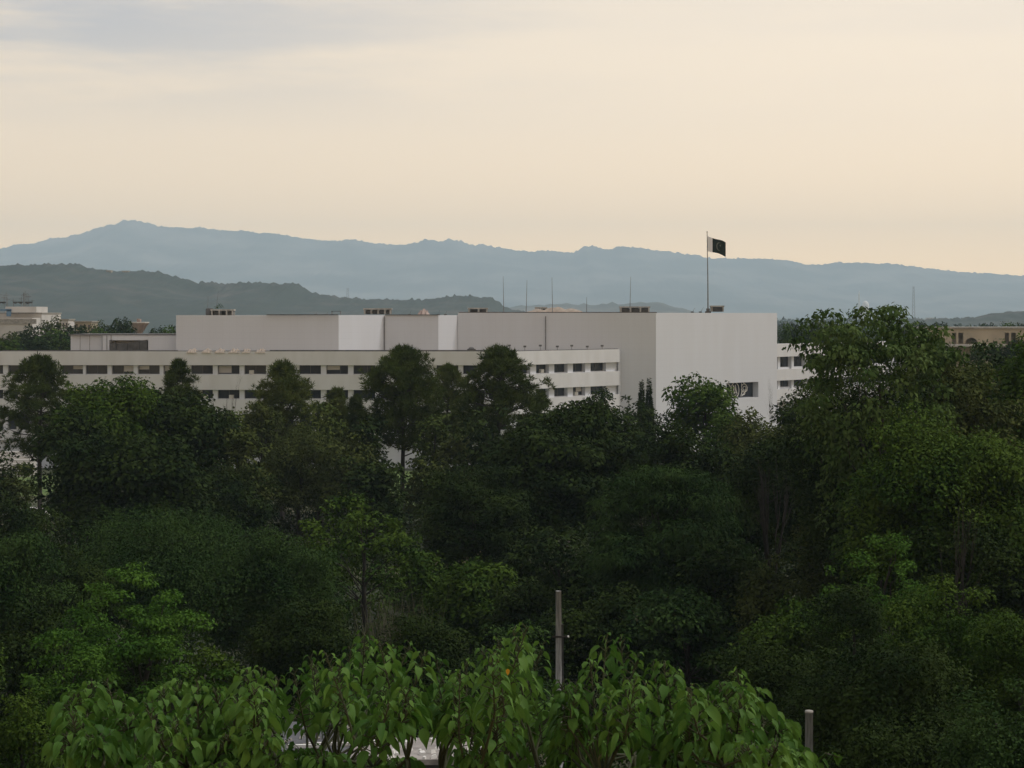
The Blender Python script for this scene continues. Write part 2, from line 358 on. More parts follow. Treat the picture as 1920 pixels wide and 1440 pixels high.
# middle ground, centre and right
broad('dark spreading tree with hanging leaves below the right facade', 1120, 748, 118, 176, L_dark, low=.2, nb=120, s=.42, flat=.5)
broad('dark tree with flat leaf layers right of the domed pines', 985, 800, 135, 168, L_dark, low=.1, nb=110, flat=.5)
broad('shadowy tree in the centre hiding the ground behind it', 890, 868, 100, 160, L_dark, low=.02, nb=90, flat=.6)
broad('feathery blue green tree with fine drooping foliage, centre right', 1235, 868, 150, 128, L_blue, low=.12, nb=130, ratio=.22, s=.36, flat=.4, dens=8, droop=.6)
broad('dark tree behind the feathery blue green tree', 1290, 790, 90, 172, L_dark, low=.1, nb=80)
broad('olive tree between the white block and the big right tree', 1440, 768, 92, 186, L_olive, low=.25, nb=90, holes=.08)
broad('dark low tree beside the base of the white block', 1500, 740, 60, 200, L_dark, low=.2, nb=60)
broad('tall tree with drooping leaf tufts rising above the horizon', 1645, 571, 150, 112, L_pale, low=.33, flattop=95, nb=250, s=.33, br=.16, dens=4.6, inner=.25, flat=.7, droop=.8, nexp=4)
broad('dark inner tree just below the tall drooping tree', 1640, 690, 170, 118, L_dark, low=.35, nb=100, holes=.05)
broad('tall twiggy tree at the right, its top touching the arcaded house', 1800, 660, 110, 126, L_olive, low=.4, nb=90, holes=.15, flat=.65)
broad('dark tree at the right edge below the hazy ridge', 1915, 622, 90, 132, L_mid, low=.35, nb=90, holes=.1)
broad('round green tree below the tall drooping tree', 1770, 752, 165, 102, L_mid, low=.3, nb=120)
broad('shadowed tree hanging over the dark trunks on the right', 1520, 815, 120, 140, L_dark, low=.45, nb=90, holes=.05)
broad('brownish green tree spreading at the right edge', 1880, 850, 120, 104, L_olive, low=.25, nb=90)
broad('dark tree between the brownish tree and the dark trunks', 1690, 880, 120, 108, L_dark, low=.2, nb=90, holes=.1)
FILL = ['low olive tree at the far left edge below the facade base', 'dark tree under the drooping leafy tree at the left', 'pale green tree filling the gap right of the slim pine',
 'olive tree between the slim pine and the pale pine', 'pale tree right of the pale pine, below the window rows', 'dark tree at the left foot of the tall domed pine', 'green tree right of the domed pine trunk',
 'olive tree between the two domed pines', 'dark tree around the foot of the very dark domed pine', 'dark tree right of the very dark domed pine', 'dark tree below the four window bays of the right facade',
 'dark tree at the foot of the pointed conifers', 'green tree below the carved window', 'dark round tree below the olive thicket at the left', 'dark tree below the pale gap of the domed pine trunk',
 'dark tree left of the forked dark trunk', 'olive tree behind the fresh green knobbly tree', 'dark shadowed tree at the left edge, middle height', 'dark tree behind the knobbly green tree', 'black green tree above the wooden pole',
 'dark tree directly below the feathery tree crown', 'olive shrub tree beside the forked dark trunk', 'dark tree around the grey many-branched bare tree', 'dark tree left of the light green soft tree', 'dark tree at the right edge, middle height',
 'dark tree directly behind the bright layered tree', 'dark tree at the left edge behind the smaller bright tree']
for k_, (x_, y_, w_, d_, mt_) in enumerate(((20, 868, 42, 212, L_olive), (160, 790, 60, 206, L_dark), (395, 745, 58, 215, L_pinel), (490, 748, 50, 222, L_olive), (600, 752, 55, 222, L_pinel), (690, 775, 45, 220, L_dark), (815, 770, 48, 218, L_pine), (870, 790, 50, 214, L_olive), (925, 760, 60, 212, L_dark), (1010, 775, 60, 208, L_dark), (1060, 765, 50, 205, L_dark), (1225, 750, 56, 222, L_dark), (1370, 765, 50, 215, L_mid), (440, 865, 80, 190, L_dark), (700, 850, 70, 196, L_dark), (1400, 880, 110, 150, L_dark), (1560, 930, 90, 122, L_olive), (45, 935, 80, 165, L_dark), (770, 1000, 70, 150, L_dark), (1050, 990, 120, 140, L_dark), (1340, 1010, 110, 122, L_dark), (1450, 1040, 80, 116, L_olive), (1800, 960, 110, 98, L_dark), (1600, 1090, 90, 88, L_dark), (1920, 960, 80, 100, L_dark), (240, 1180, 90, 84, L_dark), (60, 1130, 90, 92, L_dark))):
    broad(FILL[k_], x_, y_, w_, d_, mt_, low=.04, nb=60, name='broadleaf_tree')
bare('dark forked trunk without leaves in the shade on the right', 1445, 850, 60, 128, 'dark_trunk_tree', 'tree', 5, 11, r0=.4, mat=bark)
bare('grey many-branched bare tree in the shade near the right edge', 1795, 930, 60, 92, 'branching_tree', 'tree', 4, 5, r0=.16, mat=bark)
bare('tangle of grey twigs above the right trees near the arcaded house', 1800, 603, 52, 190, 'bare_tree', 'bare tree', 6, 8, r0=.14, base=.5)
bare('small leafless bush before the right edge of the white block', 1452, 705, 22, 250, 'bare_bush', 'bush', 5, 21, r0=.08, base=.45)
# nearer layer
broad('soft round dark green tree, widest crown on the left', 330, 948, 210, 124, L_blue, low=.1, nb=150, s=.2, ratio=.4)
broad('soft dark green tree beside the widest crown, nearer the centre', 520, 990, 115, 120, L_blue, low=.05, nb=90, s=.2, ratio=.4)
broad('grey green tree left of the bright layered tree', 130, 1020, 90, 116, L_dark, low=.05, nb=80)
broad('bluish dark tree at the left edge', 20, 985, 100, 108, L_blue, low=.05, nb=80)
broad('green tree with a knobbly crown in the middle of the wood', 685, 925, 120, 138, L_mid, low=.05, nb=90, br=.2)
broad('small bright green tree wedged left of the knobbly tree', 575, 975, 48, 132, L_mid, low=.1, nb=50)
broad('shrubby green tree at the clearing with bare earth', 885, 1052, 95, 132, L_mid, low=.02, nb=80)
broad('dark shrub right of the clearing', 985, 1080, 75, 126, L_dark, low=.02, nb=60, flat=.6)
broad('dark thicket under the feathery tree', 1130, 1095, 110, 112, L_dark, low=.02, nb=80, flat=.5)
broad('dark thicket right of the weathered wooden pole', 1290, 1105, 110, 108, L_blue, low=.02, nb=80, flat=.6)
broad('bright green layered tree rising above the foreground at the left', 265, 1068, 140, 82, L_bright, low=.03, nb=95, flat=.4, br=.22, s=.17, droop=.4)
broad('smaller bright green tree left of the layered tree', 120, 1178, 80, 78, L_bright, low=.1, nb=60, flat=.45, s=.16)
broad('low green tree in the lower left corner', 35, 1290, 90, 64, L_mid, low=.05, nb=70)
broad('deep green shrub right of the bright layered tree', 420, 1190, 70, 84, L_mid, low=.02, nb=60, flat=.5)
broad('dark tree below the widest crown on the left', 560, 1120, 110, 100, L_dark, low=.02, nb=80)
broad('dark shrub behind the foreground leaves, left of the wooden pole', 800, 1150, 110, 98, L_dark, low=.02, nb=80)
broad('dark bluish shrub just left of the wooden pole', 960, 1165, 75, 92, L_blue, low=.02, nb=60)
broad('fresh green tree with knobbly top among the right trees', 1655, 998, 105, 92, L_bright, low=.05, nb=90, br=.2, s=.18)
broad('light green soft tree at the lower right', 1790, 1075, 130, 78, L_mid, low=.05, nb=110, s=.15)
broad('green tree at the right edge, lower half of the picture', 1915, 1100, 95, 74, L_mid, low=.05, nb=80, s=.15)
broad('low dark tree in front of the forked dark trunk', 1500, 1120, 110, 96, L_mid, low=.05, nb=80)
broad('grey green tree right of the wooden pole, above the foreground leaves', 1420, 1195, 115, 78, L_dark, low=.02, nb=90, s=.15)
broad('large dark tree filling the lower right', 1660, 1200, 190, 66, L_dark, low=.02, nb=130, s=.14)
broad('dark tree in the lower right corner', 1875, 1260, 130, 58, L_blue, low=.02, nb=90, s=.13)
broad('shadowy shrub right of the shorter pole', 1620, 1350, 110, 54, L_dark, low=.02, nb=70, s=.12)
broad('dark shrub behind the right end of the foreground leaves', 1330, 1290, 110, 66, L_dark, low=.02, nb=70, s=.14)
broad('shadowy shrub in the lower left behind the drooping leaves', 220, 1330, 120, 56, L_dark, low=.02, nb=70, s=.13)
broad('shadowy shrub behind the foreground leaves at the left', 420, 1300, 100, 66, L_dark, low=.02, nb=70, s=.14)

broad('olive tree screening the left end of the arcaded house', 1742, 622, 48, 150, L_olive, low=.3, nb=60, holes=.1)
broad('small dark tree before the arch of the arcaded house', 1850, 640, 52, 152, L_dark, low=.3, nb=60, holes=.15)
for k_, (x_, y_, w_, d_, mt_) in enumerate(((2040, 700, 110, 120, L_mid), (2060, 960, 130, 90, L_dark), (2080, 1200, 140, 66, L_mid), (2210, 820, 140, 110, L_dark), (-110, 760, 110, 190, L_dark), (-120, 960, 120, 120, L_blue), (-130, 1180, 120, 84, L_mid))):
    broad(['green tree just past the right edge, level with the tall trees', 'dark tree just past the right edge, middle height', 'green tree just past the lower right corner', 'dark tree well past the right edge', 'dark tree just past the left edge before the facade', 'bluish tree just past the left edge, middle height', 'green tree just past the lower left edge'][k_], x_, y_, w_, d_, mt_, low=.05, nb=70)

# distant trees beyond the building: a few shared crowns, one object pair each
def far_proto(seed, mat, conical=0):
    rng = np.random.default_rng(seed); nb = 48; dd = rand_dirs(rng, nb); dd = dd[dd[:, 2] > -.6]
    rb = rng.uniform(.5, .85, len(dd)); blobs = dd*rng.uniform(.4, 1, (len(dd), 1))**.5*np.array([1.6, 1.6, 3.0])+np.array([0, 0, 5.4])
    V, Fc = blob_leaves(rng, blobs, rb, .34, .6, 1, 9, inner=.3)
    V[:, 2] = np.maximum(V[:, 2]*9/V[:, 2].max(), .3)
    mb = MB(); mb.tube([(0, 0, -1), (.1, 0, 3), (0, 0, 6)], [.3, .22, .1], 6)
    for b in blobs[:8]: mb.tube([(0, 0, 3), tuple(b*.6+np.array([0, 0, 1.2])), tuple(b)], [.12, .08, .03], 4, False)
    tm = bpy.data.meshes.new('trunk'); tm.from_pydata(mb.V, [], mb.F); tm.materials.append(bark)
    return mesh_from('crown', V, Fc, mat), tm
protos = [far_proto(900+i, m) for i, m in enumerate([L_dark, L_mid, L_dark, L_olive])]
ORD = ['first', 'second', 'third', 'fourth', 'fifth', 'sixth', 'seventh', 'eighth', 'ninth', 'tenth', 'eleventh', 'twelfth', 'thirteenth', 'fourteenth', 'fifteenth', 'sixteenth', 'seventeenth', 'eighteenth', 'nineteenth', 'twentieth', 'twenty-first', 'twenty-second', 'twenty-third', 'twenty-fourth', 'twenty-fifth', 'twenty-sixth', 'twenty-seventh', 'twenty-eighth']
def far_row(spec, label, group):
    rng = random.Random(len(label))
    spec = sorted(spec)
    for k, (x, yt, hw, d) in enumerate(spec):
        cm, tm = protos[rng.randrange(4)]
        gz = 0; H = PZ(yt, d); R = hw/F*d
        r = thing('distant_tree', label % ORD[k], 'tree', (PX(x, d), d, gz), group)
        r.scale = (R*1.6/2.1, R*1.6/2.1, H/9.0); r.rotation_euler = (0, 0, rng.uniform(0, 6))
        link('crown', cm, r); link('trunk', tm, r)
far_row([(8, 620, 26, 470), (38, 618, 22, 520), (62, 606, 20, 480), (95, 590, 17, 560), (98, 612, 30, 470), (125, 606, 20, 500), (150, 607, 17, 520), (182, 598, 12, 560),
         (178, 612, 22, 500), (225, 593, 17, 560), (205, 608, 18, 520), (240, 603, 13, 540), (292, 612, 14, 520), (310, 609, 22, 500), (334, 608, 18, 520), (20, 632, 30, 420), (75, 628, 32, 425), (115, 634, 26, 415), (262, 627, 22, 500)],
        'distant tree above the low white annex roof, %s from the left', 'distant trees behind the left annex')
far_row([(1470, 602, 16, 470), (1492, 606, 18, 480), (1520, 600, 20, 520), (1548, 598, 18, 560), (1580, 604, 20, 500), (1735, 610, 18, 480), (1760, 602, 14, 700), (1722, 600, 15, 760), (1700, 604, 20, 560), (1850, 604, 16, 640), (1885, 602, 18, 700), (1915, 604, 18, 640), (1830, 636, 20, 380), (1870, 634, 26, 372), (1905, 632, 22, 368), (1765, 632, 16, 385)],
        'distant tree right of the white block near the arcaded house, %s from the left', 'distant trees behind the right wing')

# ------------------------------------------------------------------ the government building
bld = thing('government_building', 'long white flat-roofed government building with ribbon windows and windowless upper blocks', 'building', (0, 311, 0))
def part(mb, name, mat, parent=bld, smooth=False):
    mb.V = [(v[0], v[1]-311, v[2]) for v in mb.V]
    return mb.build(name, mat, parent, smooth)
wing_l = Line((-98, 312), (0, 311)); wing_r = Line((0, 311), (18.6, 332))
LV = [(19.04, 16.80), (15.25, 12.80), (11.25, 8.80)]      # bands: top, bottom
def facade(line, cols, ends, rows=3, name='facade', ac=(), skip=()):
    """cols: list of (u0,u1) window openings"""
    u0, u1 = ends; mb = MB()
    for zt, zb in LV[:rows]: line.box(mb, u0, u1, -1.6, 0, zb, zt)
    line.box(mb, u0, u1, -1.6, -.35, 4.6, 6.2)
    o = part(mb, 'band', band_m)
    co = MB(); line.box(co, u0, u1, -1.2, -.25, LV[0][0], LV[0][0]+.10); part(co, 'coping', coping_m)
    pm = MB(); edges = [u0]+[e for c in cols for e in c]+[u1]
    lv = [(LV[i][1], LV[i+1][0]) for i in range(rows-1)]+[(LV[rows-1][1], 6.2)]
    for zt, zb in lv:
        for a, b in zip(edges[0::2], edges[1::2]):
            if b-a > .05: pm = MB(); line.box(pm, a, b, -1.6, -.55, zb, zt); part(pm, 'pier', stone)
    pm = MB(); line.box(pm, u0, u1, -1.8, -1.2, 0, 4.6); part(pm, 'base_wall', stone)
    rng = random.Random(int(u1*7))
    for r, (zt, zb) in enumerate(lv):
        for a, b in cols:
            if (r, round(a)) in skip: continue
            z0, z1 = zb+.1, zt; f = MB(); g = MB(); mid = a+(b-a)*rng.choice([.5, .5, .62])
            line.box(f, a, b, -1.42, -1.30, z0, z0+.08); line.box(f, a, b, -1.42, -1.30, z1-.1, z1)
            line.box(f, a, a+.08, -1.42, -1.30, z0+.08, z1-.1); line.box(f, b-.08, b, -1.42, -1.30, z0+.08, z1-.1)
            line.box(f, mid-.04, mid+.04, -1.42, -1.30, z0+.08, z1-.1)
            fo = part(f, 'window', frame_m); sm_ = MB(); line.box(sm_, a, b, -1.6, -.9, zb, zb+.098); part(sm_, 'sill', stone, fo)
            line.box(g, a+.08, b-.08, -1.40, -1.36, z0+.08, z1-.1); part(g, 'pane', glass_m, fo)
            if rng.random() < .35:
                b_ = MB(); q = rng.choice([(a+.1, mid-.06), (mid+.06, b-.1)]); line.box(b_, q[0], q[1], -1.355, -1.335, z1-rng.uniform(.35, .9)*(z1-z0), z1-.12); part(b_, 'blind', pale, fo)
            if rng.random() < .3:
                c = MB(); w = rng.uniform(.7, .85); q = a+rng.uniform(.3, max(.4, b-a-w-.3)); line.box(c, q, q+w, -1.30, -.78, z0, z0+.6); line.box(c, q+.06, q+w-.06, -.78, -.76, z0+.06, z0+.54)
                part(c, 'air_conditioner', ac_m)
    return o
cols = []
px = 11-50.8*6
lefts = [11-50.8*2, 11-50.8, ]
wW = 41
starts = [-88, -37, 13, 63, 113, 159, 208, 257, 305, 357, 407, 457, 509, 560, 611, 662, 714, 766, 818, 868, 916]
for s_ in starts:
    a, b = wing_l.at(s_), wing_l.at(s_+wW); cols.append((a, b))
facade(wing_l, cols, (0, wing_l.L-.2))
cols = [(wing_r.at(a), wing_r.at(b)) for a, b in ((975, 999), (1010, 1034), (1044, 1069), (1079, 1102), (1112, 1141))]
facade(wing_r, cols, (.25, wing_r.L))
# lower wing roof and cores
mb = MB(); mb.hexa([(-98, 313.9, 0), (-.4, 312.9, 0), (17.4, 333.2, 0), (17.4, 345, 0), (-98, 313.9, 18.3), (-.4, 312.9, 18.3), (17.4, 333.2, 18.3), (17.4, 345, 18.3)])
mb.V = mb.V; mb.add([(-98, 313.9, 0), (17.4, 345, 0), (-98, 345, 0), (-98, 313.9, 18.3), (17.4, 345, 18.3), (-98, 345, 18.3)], [(0, 2, 1), (3, 4, 5), (0, 1, 4, 3), (1, 2, 5, 4), (2, 0, 3, 5)])
part(mb, 'lower_roof', roof_m)
# end wall of the right facade
mb = MB(); ln = Line((18.6, 332), (19.4, 338)); ln.box(mb, 0, ln.L, -.3, .05, 0, 18.6); part(mb, 'end_wall', stone)
# upper windowless blocks: the wall follows grey faces (towards us) and white faces (turned right)
def wall_px(px, Y): return (PX(px, Y), Y)
A0 = wall_px(330, 320); A1 = wall_px(635, 320.5)
B0 = wall_px(720, 329.5); B1 = wall_px(822, 329.5); D0 = wall_px(858, 333.4); D1 = wall_px(1230, 333.4)
E1 = wall_px(1457, 361)
def upper(name, pts, ztop, ybk=372, zb=17.9):
    mb = MB(); n = len(pts)
    V = [(p[0], p[1], zb) for p in pts]+[(p[0], p[1], ztop) for p in pts]
    mb.add(V, [tuple(range(n-1, -1, -1)), tuple(range(n, 2*n))]+[(i, (i+1) % n, n+(i+1) % n, n+i) for i in range(n)])
    return part(mb, name, stone)
za, zd = PZ(591, 320.5), PZ(586.6, 333)
upper('upper_block', [A0, A1, B0, B1, D0, (D0[0]+2, 372), (A0[0]+2, 372)], za)
# tall block with the deep carved window cut in its white face
tall = Line(D1, E1); u0, u1 = tall.at(1362), tall.at(1422)
zw1, zw0 = PZ(717, 353), PZ(746, 353)
mb = MB()
mb.hexa([(D0[0]+.05, D0[1], 0), (D1[0]-.9, D1[1], 0), (D1[0]-.9, 345, 0), (D0[0]+.05, 345, 0), (D0[0]+.05, D0[1], zd), (D1[0]-.9, D1[1], zd), (D1[0]-.9, 345, zd), (D0[0]+.05, 345, zd)])
part(mb, 'grey_block', stone)
mb = MB()
for a, b, c, d_ in ((0, u0, 0, zd), (u1, tall.L, 0, zd), (u0, u1, 0, zw0), (u0, u1, zw1, zd)): tall.box(mb, a, b, -1.5, 0, c, d_)
p3 = tall.pt(0, -1.5, 0); 
mb.add([(D1[0]-.9, D1[1], 0), (D1[0], D1[1], 0), p3, (D1[0]-.9, D1[1], zd), (D1[0], D1[1], zd), (p3[0], p3[1], zd)], [(0, 1, 4, 3), (3, 4, 5), (0, 3, 5, 2)])
part(mb, 'white_face_wall', stone)
mb = MB(); q0 = tall.pt(0, -1.5, 0); q1 = tall.pt(tall.L, -1.5, 0)
V = [(q0[0], q0[1]), (q1[0], q1[1]), (q1[0]-2, 400), (D0[0]+.2, 400), (D0[0]+.2, 346), (q0[0], 346)]
mb.add([(a, b, zd-.15) for a, b in V], [tuple(range(6))]); mb.add([(a, b, 0) for a, b in V]+[(a, b, zd-.15) for a, b in V], [(1, 2, 8, 7), (2, 3, 9, 8)])
part(mb, 'tall_roof', roof_m)
# carved window
f = MB(); tall.box(f, u0+.003, u1-.003, -1.35, -1.25, zw0+.003, zw0+.15); tall.box(f, u0+.003, u1-.003, -1.35, -1.25, zw1-.15, zw1-.003)
fo = part(f, 'carved_window', frame_m); fo['label'] = 'deep window filled with curling white tracery'
g = MB(); tall.box(g, u0+.003, u1-.003, -1.32, -1.28, zw0+.15, zw1-.15); part(g, 'pane', glass_m, fo)
t = MB(); hh = zw1-zw0
def stroke(pts, r=.075):
    pp = [tall.pt(u0+a*(u1-u0), -.95, zw0+b*hh) for a, b in pts]
    t.tube(pp, [r]*len(pp), 5)
def arc(cx, cy, rx, ry, a0, a1, n=12): return [(cx+rx*math.cos(a0+(a1-a0)*i/n), cy+ry*math.sin(a0+(a1-a0)*i/n)) for i in range(n+1)]
stroke(arc(.16, .5, .11, .44, .4, 5.9)); stroke(arc(.42, .5, .10, .45, -1.5, 1.4)); stroke(arc(.37, .5, .10, .45, 1.7, 4.6))
stroke([(.34, .8), (.36, .45), (.40, .25)]); stroke([(.40, .85), (.43, .5), (.46, .3)]); stroke([(.345, .82), (.46, .3)]); stroke(arc(.40, .28, .06, .1, 0, 6.2), .06)
stroke([(.60, .93), (.61, .6), (.60, .3), (.58, .08)]); stroke(arc(.68, .62, .09, .26, -2.8, 2.8)); stroke(arc(.69, .60, .045, .13, 0, 6.2), .06)
stroke([(.66, .95), (.72, .85), (.79, .65), (.77, .45), (.70, .33), (.62, .12)]); stroke(arc(.66, .28, .05, .11, 0, 6.2), .06); stroke([(.62, .45), (.70, .48), (.76, .40)], .06)
stroke(arc(.13, .5, .05, .2, 0, 6.2), .06); stroke([(.07, .8), (.13, .55), (.20, .2)], .06)
part(t, 'tracery', white_m, fo)
# expansion joints, downpipes
mb = MB(); 
for pxx, Yd in ((720.8, 329.4), (1023, 333.3)):
    X = PX(pxx, Yd); mb.box(X-.07, X+.07, Yd-.09, Yd-.002, 18.4, zd-.6)
part(mb, 'downpipe', metal)
mb = MB()
for i in range(2):
    pass
# dark edge strips along the roofs
mb = MB()
mb.box(PX(500, 320), PX(634, 320), 319.7, 319.95, za, za+.14); mb.box(PX(722, 329), PX(822, 329), 329.2, 329.45, za, za+.12)
mb.box(PX(860, 333), PX(1232, 333), 333.45, 333.7, zd, zd+.14)
part(mb, 'roof_edge', coping_m)
mb = MB(); mb.box(PX(505, 311), PX(960, 311)-.4, 311.5, 312.2, 19.04, 19.26); mb.box(PX(0, 311), PX(330, 311), 312.6, 313.2, 18.9, 19.2); part(mb, 'roof_strip', coping_m)  # thin dark strips along the lower roof edge
# low annex block on the left part of the roof
ax0, ax1 = PX(131, 322), PX(331.5, 322); az = PZ(628.5, 322)
mb = MB(); mb.box(ax0+5.2, PX(205, 322), 322, 336, 17.9, az); mb.box(PX(205, 322), PX(278, 322), 322, 336, PZ(638, 322), az); mb.box(PX(205, 322), PX(278, 322), 325, 336, 17.9, PZ(638, 322)); mb.box(PX(278, 322), ax1+.4, 322, 336, 17.9, az)
mb.box(ax0, ax0+5.2, 322.6, 336, 17.9, az+.02)
part(mb, 'annex_wall', stone)
mb = MB(); mb.box(ax0-.1, ax1+.2, 321.85, 336.1, az+.025, az+.16); part(mb, 'annex_coping', coping_m)
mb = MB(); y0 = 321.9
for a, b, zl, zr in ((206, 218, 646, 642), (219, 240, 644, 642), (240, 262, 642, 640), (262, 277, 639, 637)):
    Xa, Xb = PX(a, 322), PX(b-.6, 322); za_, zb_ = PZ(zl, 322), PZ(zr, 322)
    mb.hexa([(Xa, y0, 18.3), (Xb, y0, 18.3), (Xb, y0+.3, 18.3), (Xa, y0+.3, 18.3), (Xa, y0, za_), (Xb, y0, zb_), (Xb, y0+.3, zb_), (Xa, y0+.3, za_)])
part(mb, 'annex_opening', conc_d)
for j, pxx in enumerate((150, 168, 191, 200, 208)):
    mb = MB(); X = PX(pxx, 321.8); mb.box(X-.03, X+.03, 321.85, 321.99, 18.3, az); part(mb, 'drainpipe', metal)
# stepped right wing behind the white block
w2 = Line((PX(1457, 366), 366), (PX(1700, 408), 408)); mb = MB(); pm = MB(); zz = [(PZ(644, 372), PZ(668, 372)), (PZ(691, 372), PZ(712, 372)), (PZ(728, 372), PZ(752, 372))]
for zt, zb in zz: w2.box(mb, -4, w2.L, -1.6, 0, zb, zt)
w2.box(mb, -4, w2.L, -14, -1.8, 0, zz[0][0]-.5)
part(mb, 'right_wing_band', band_m)
rows2 = [(zz[0][1], zz[1][0]), (zz[1][1], zz[2][0]), (zz[2][1], 2)]
cs = [(i*5.2-3.2, i*5.2+1.1) for i in range(0, 11)]
for zt, zb in rows2:
    pm = MB()
    for i, (a, b) in enumerate(cs):
        w2.box(pm, b, b+.9, -1.6, -.5, zb, zt)
        if zb > 3:
            w2.box(pm, a, b, -1.6, -.9, zb, zb+.35); f = MB()
            w2.box(f, a, b, -1.42, -1.3, zb+.35, zb+.45); w2.box(f, a, a+.1, -1.42, -1.3, zb+.45, zt); w2.box(f, b-.1, b, -1.42, -1.3, zb+.45, zt); w2.box(f, (a+b)/2-.05, (a+b)/2+.05, -1.42, -1.3, zb+.45, zt)
            fo = part(f, 'window', frame_m); g = MB(); w2.box(g, a+.1, b-.1, -1.4, -1.36, zb+.45, zt); part(g, 'pane', glass_m, fo)
    part(pm, 'right_wing_pier', stone)
# terrace steps seen at the left edge
mb = MB()
for i in range(5): mb.box(-95, -74.5-i*.0, 300-i*1.0, 301-i*1.0, 0, 3.6-i*.55)
tag(mb.build('terrace_steps', pale), 'pale stepped terrace at the left end of the facade base', 'steps')

# ------------------------------------------------------------------ rooftop things
def roof_plant(label, x0, x1, yt, yb, d, bays, top_stuff=False, posts=conc, dark_left=False):
    t_ = thing('rooftop_shelter', label, 'rooftop shelter', (PX(x0, d), d, PZ(yb, d)), 'concrete shelters on the tall roof')
    W = (x1-x0)/F*d; H = (yb-yt)/F*d; mb = MB(); sl = MB(); u = MB(); w = W/bays; D = 2.2
    for i in range(bays+1):
        X = i*w; X = min(X, W-.24); mb = MB(); mb.box(X, X+.24, 0, .24, 0, H-.22); mb.build('post', posts, t_); mb = MB(); mb.box(X, X+.24, D-.24, D, 0, H-.22); mb.build('post', posts, t_)
    h2 = H
    sl.box(-.12, W+.12, -.12, D+.12, H-.22, H); 
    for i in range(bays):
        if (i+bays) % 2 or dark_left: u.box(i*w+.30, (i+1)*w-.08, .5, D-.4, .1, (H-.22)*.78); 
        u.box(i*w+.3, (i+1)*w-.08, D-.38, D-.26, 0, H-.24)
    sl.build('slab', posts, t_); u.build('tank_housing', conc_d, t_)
    return t_
r1 = roof_plant('concrete shelter with three bays and dark drum, at the left end of the tall roof', 396, 437, 580, 592.5, 323, 3)
mb = MB(); mb.lathe([(.0, 0), (.62, 0), (.66, .2), (.66, 1.0), (.58, 1.12), (.3, 1.2), (0, 1.2)], 16); tag(mb.build('rooftop_drum', conc_d, None, True, (PX(391.5, 323), 323.8, za+.0)), 'dark round drum left of the three-bay shelter', 'water drum')
TC[0] += 1
rng = np.random.default_rng(5); V, Fc = blob_leaves(rng, np.array([(0, 0, .45), (.5, .1, .35), (-.5, 0, .35), (.2, .1, .7)]), np.array([.4, .3, .3, .25]), .22, .4, .9, 7)
o = link('rooftop_plant', mesh_from('rooftop_plant', V, Fc, L_mid), None, (PX(409, 323), 324, PZ(580, 323))); tag(o, 'green potted bush growing on top of the three-bay roof shelter', 'plant')
roof_plant('low concrete shelter above the first white wall face', 682, 733, 578, 589, 331, 4, dark_left=True)
roof_plant('pale two-bay roof shelter right of the second white wall face', 878, 914, 577, 587.5, 336, 2)
roof_plant('small roof shelter behind the sand mounds', 1004, 1025, 576, 583, 340, 2)
roof_plant('dark roof shelter with three openings near the corner of the tall block', 1163, 1218, 574.5, 586, 337, 3, dark_left=True)
roof_plant('dark roof shelter beside the foot of the flagpole', 1334, 1357, 573, 584.5, 350, 1, dark_left=True)
def mound(label, x0, x1, h, d, zb, seed, name='sand_mound', cat='sand mound', mat=sand_m, group=None):
    rng = random.Random(seed); W = (x1-x0)/F*d; nx, ny = 28, 10; V = []; Fc = []
    for j in range(ny):
        for i in range(nx):
            u, v = i/(nx-1)*2-1, j/(ny-1)*2-1; r = max(0, 1-u*u)*max(0, 1-v*v)
            z = h*r**.6*(.75+.5*mnoise.noise(Vector((u*4+seed, v*2, 0)))); V.append((u*W/2, v*1.6, max(z, 0)-.01))
    for j in range(ny-1):
        for i in range(nx-1): a = j*nx+i; Fc.append((a, a+1, a+nx+1, a+nx))
    me = mesh_from(name, V, Fc, mat, smooth=True); o = link(name, me, None, (PX((x0+x1)/2, d), d, zb)); return tag(o, label, cat, group)
mound('wide tan sand mound on the tall roof under the long antennas', 985, 1095, 1.05, 338, zd, 3)
mound('brown rubble heap on the roof between two shelters', 783, 806, 1.3, 333, za-.1, 9, 'rubble_heap', 'rubble heap', brick_r)
for k, (a, b) in enumerate(((352, 372), (380, 398), (404, 424), (430, 452), (455, 472), (480, 500))):
    mound('low sand ridge along the lower roof edge, %s from the left' % ORD[k], a, b, .75, 312.8, 18.85, 20+k, 'sand_ridge', 'sand ridge', sand_m, 'sand ridges on the lower roof')
def mast(label, x, yt, yb, d, lean=0, r=.05, cat='antenna', name='antenna', group='whip antennas on the tall roof', spurs=2):
    z0 = PZ(yb, d); H = PZ(yt, d)-z0; t_ = thing(name, label, cat, (PX(x, d), d, z0), group)
    mb = MB(); mb.tube([(0, 0, 0), (lean*.5, 0, H*.5), (lean, 0, H)], [r*1.5, r, r*.5], 6); mb.build('whip', metal, t_)
    b = MB(); b.box(-.25, .25, -.25, .25, -.02, .18); b.build('base', conc_d, t_)
for k, (x, yt, ln, w) in enumerate(((944.5, 518, -.1, 'leftmost tall'), (986.5, 525, .15, 'second tall'), (1036, 520, -.1, 'third tall'), (1100, 557, 0, 'short'), (1181, 519, .15, 'rightmost tall'))):
    mast('%s thin whip antenna on the flat roof of the tall block' % w, x, yt, 587, 336, ln)
mast('thin mast above the three-bay shelter at the left of the tall roof', 389, 556, 592, 328, .1, .035)
mast('thin mast beside the potted bush on the left of the roof', 404, 545, 592, 329, .5, .03)
mast('slanting short rod on the roof left of the flagpole', 1298, 577, 586, 346, .5, .03); mast('slanting rod just left of the flagpole foot', 1313, 576, 586, 347, .6, .03)
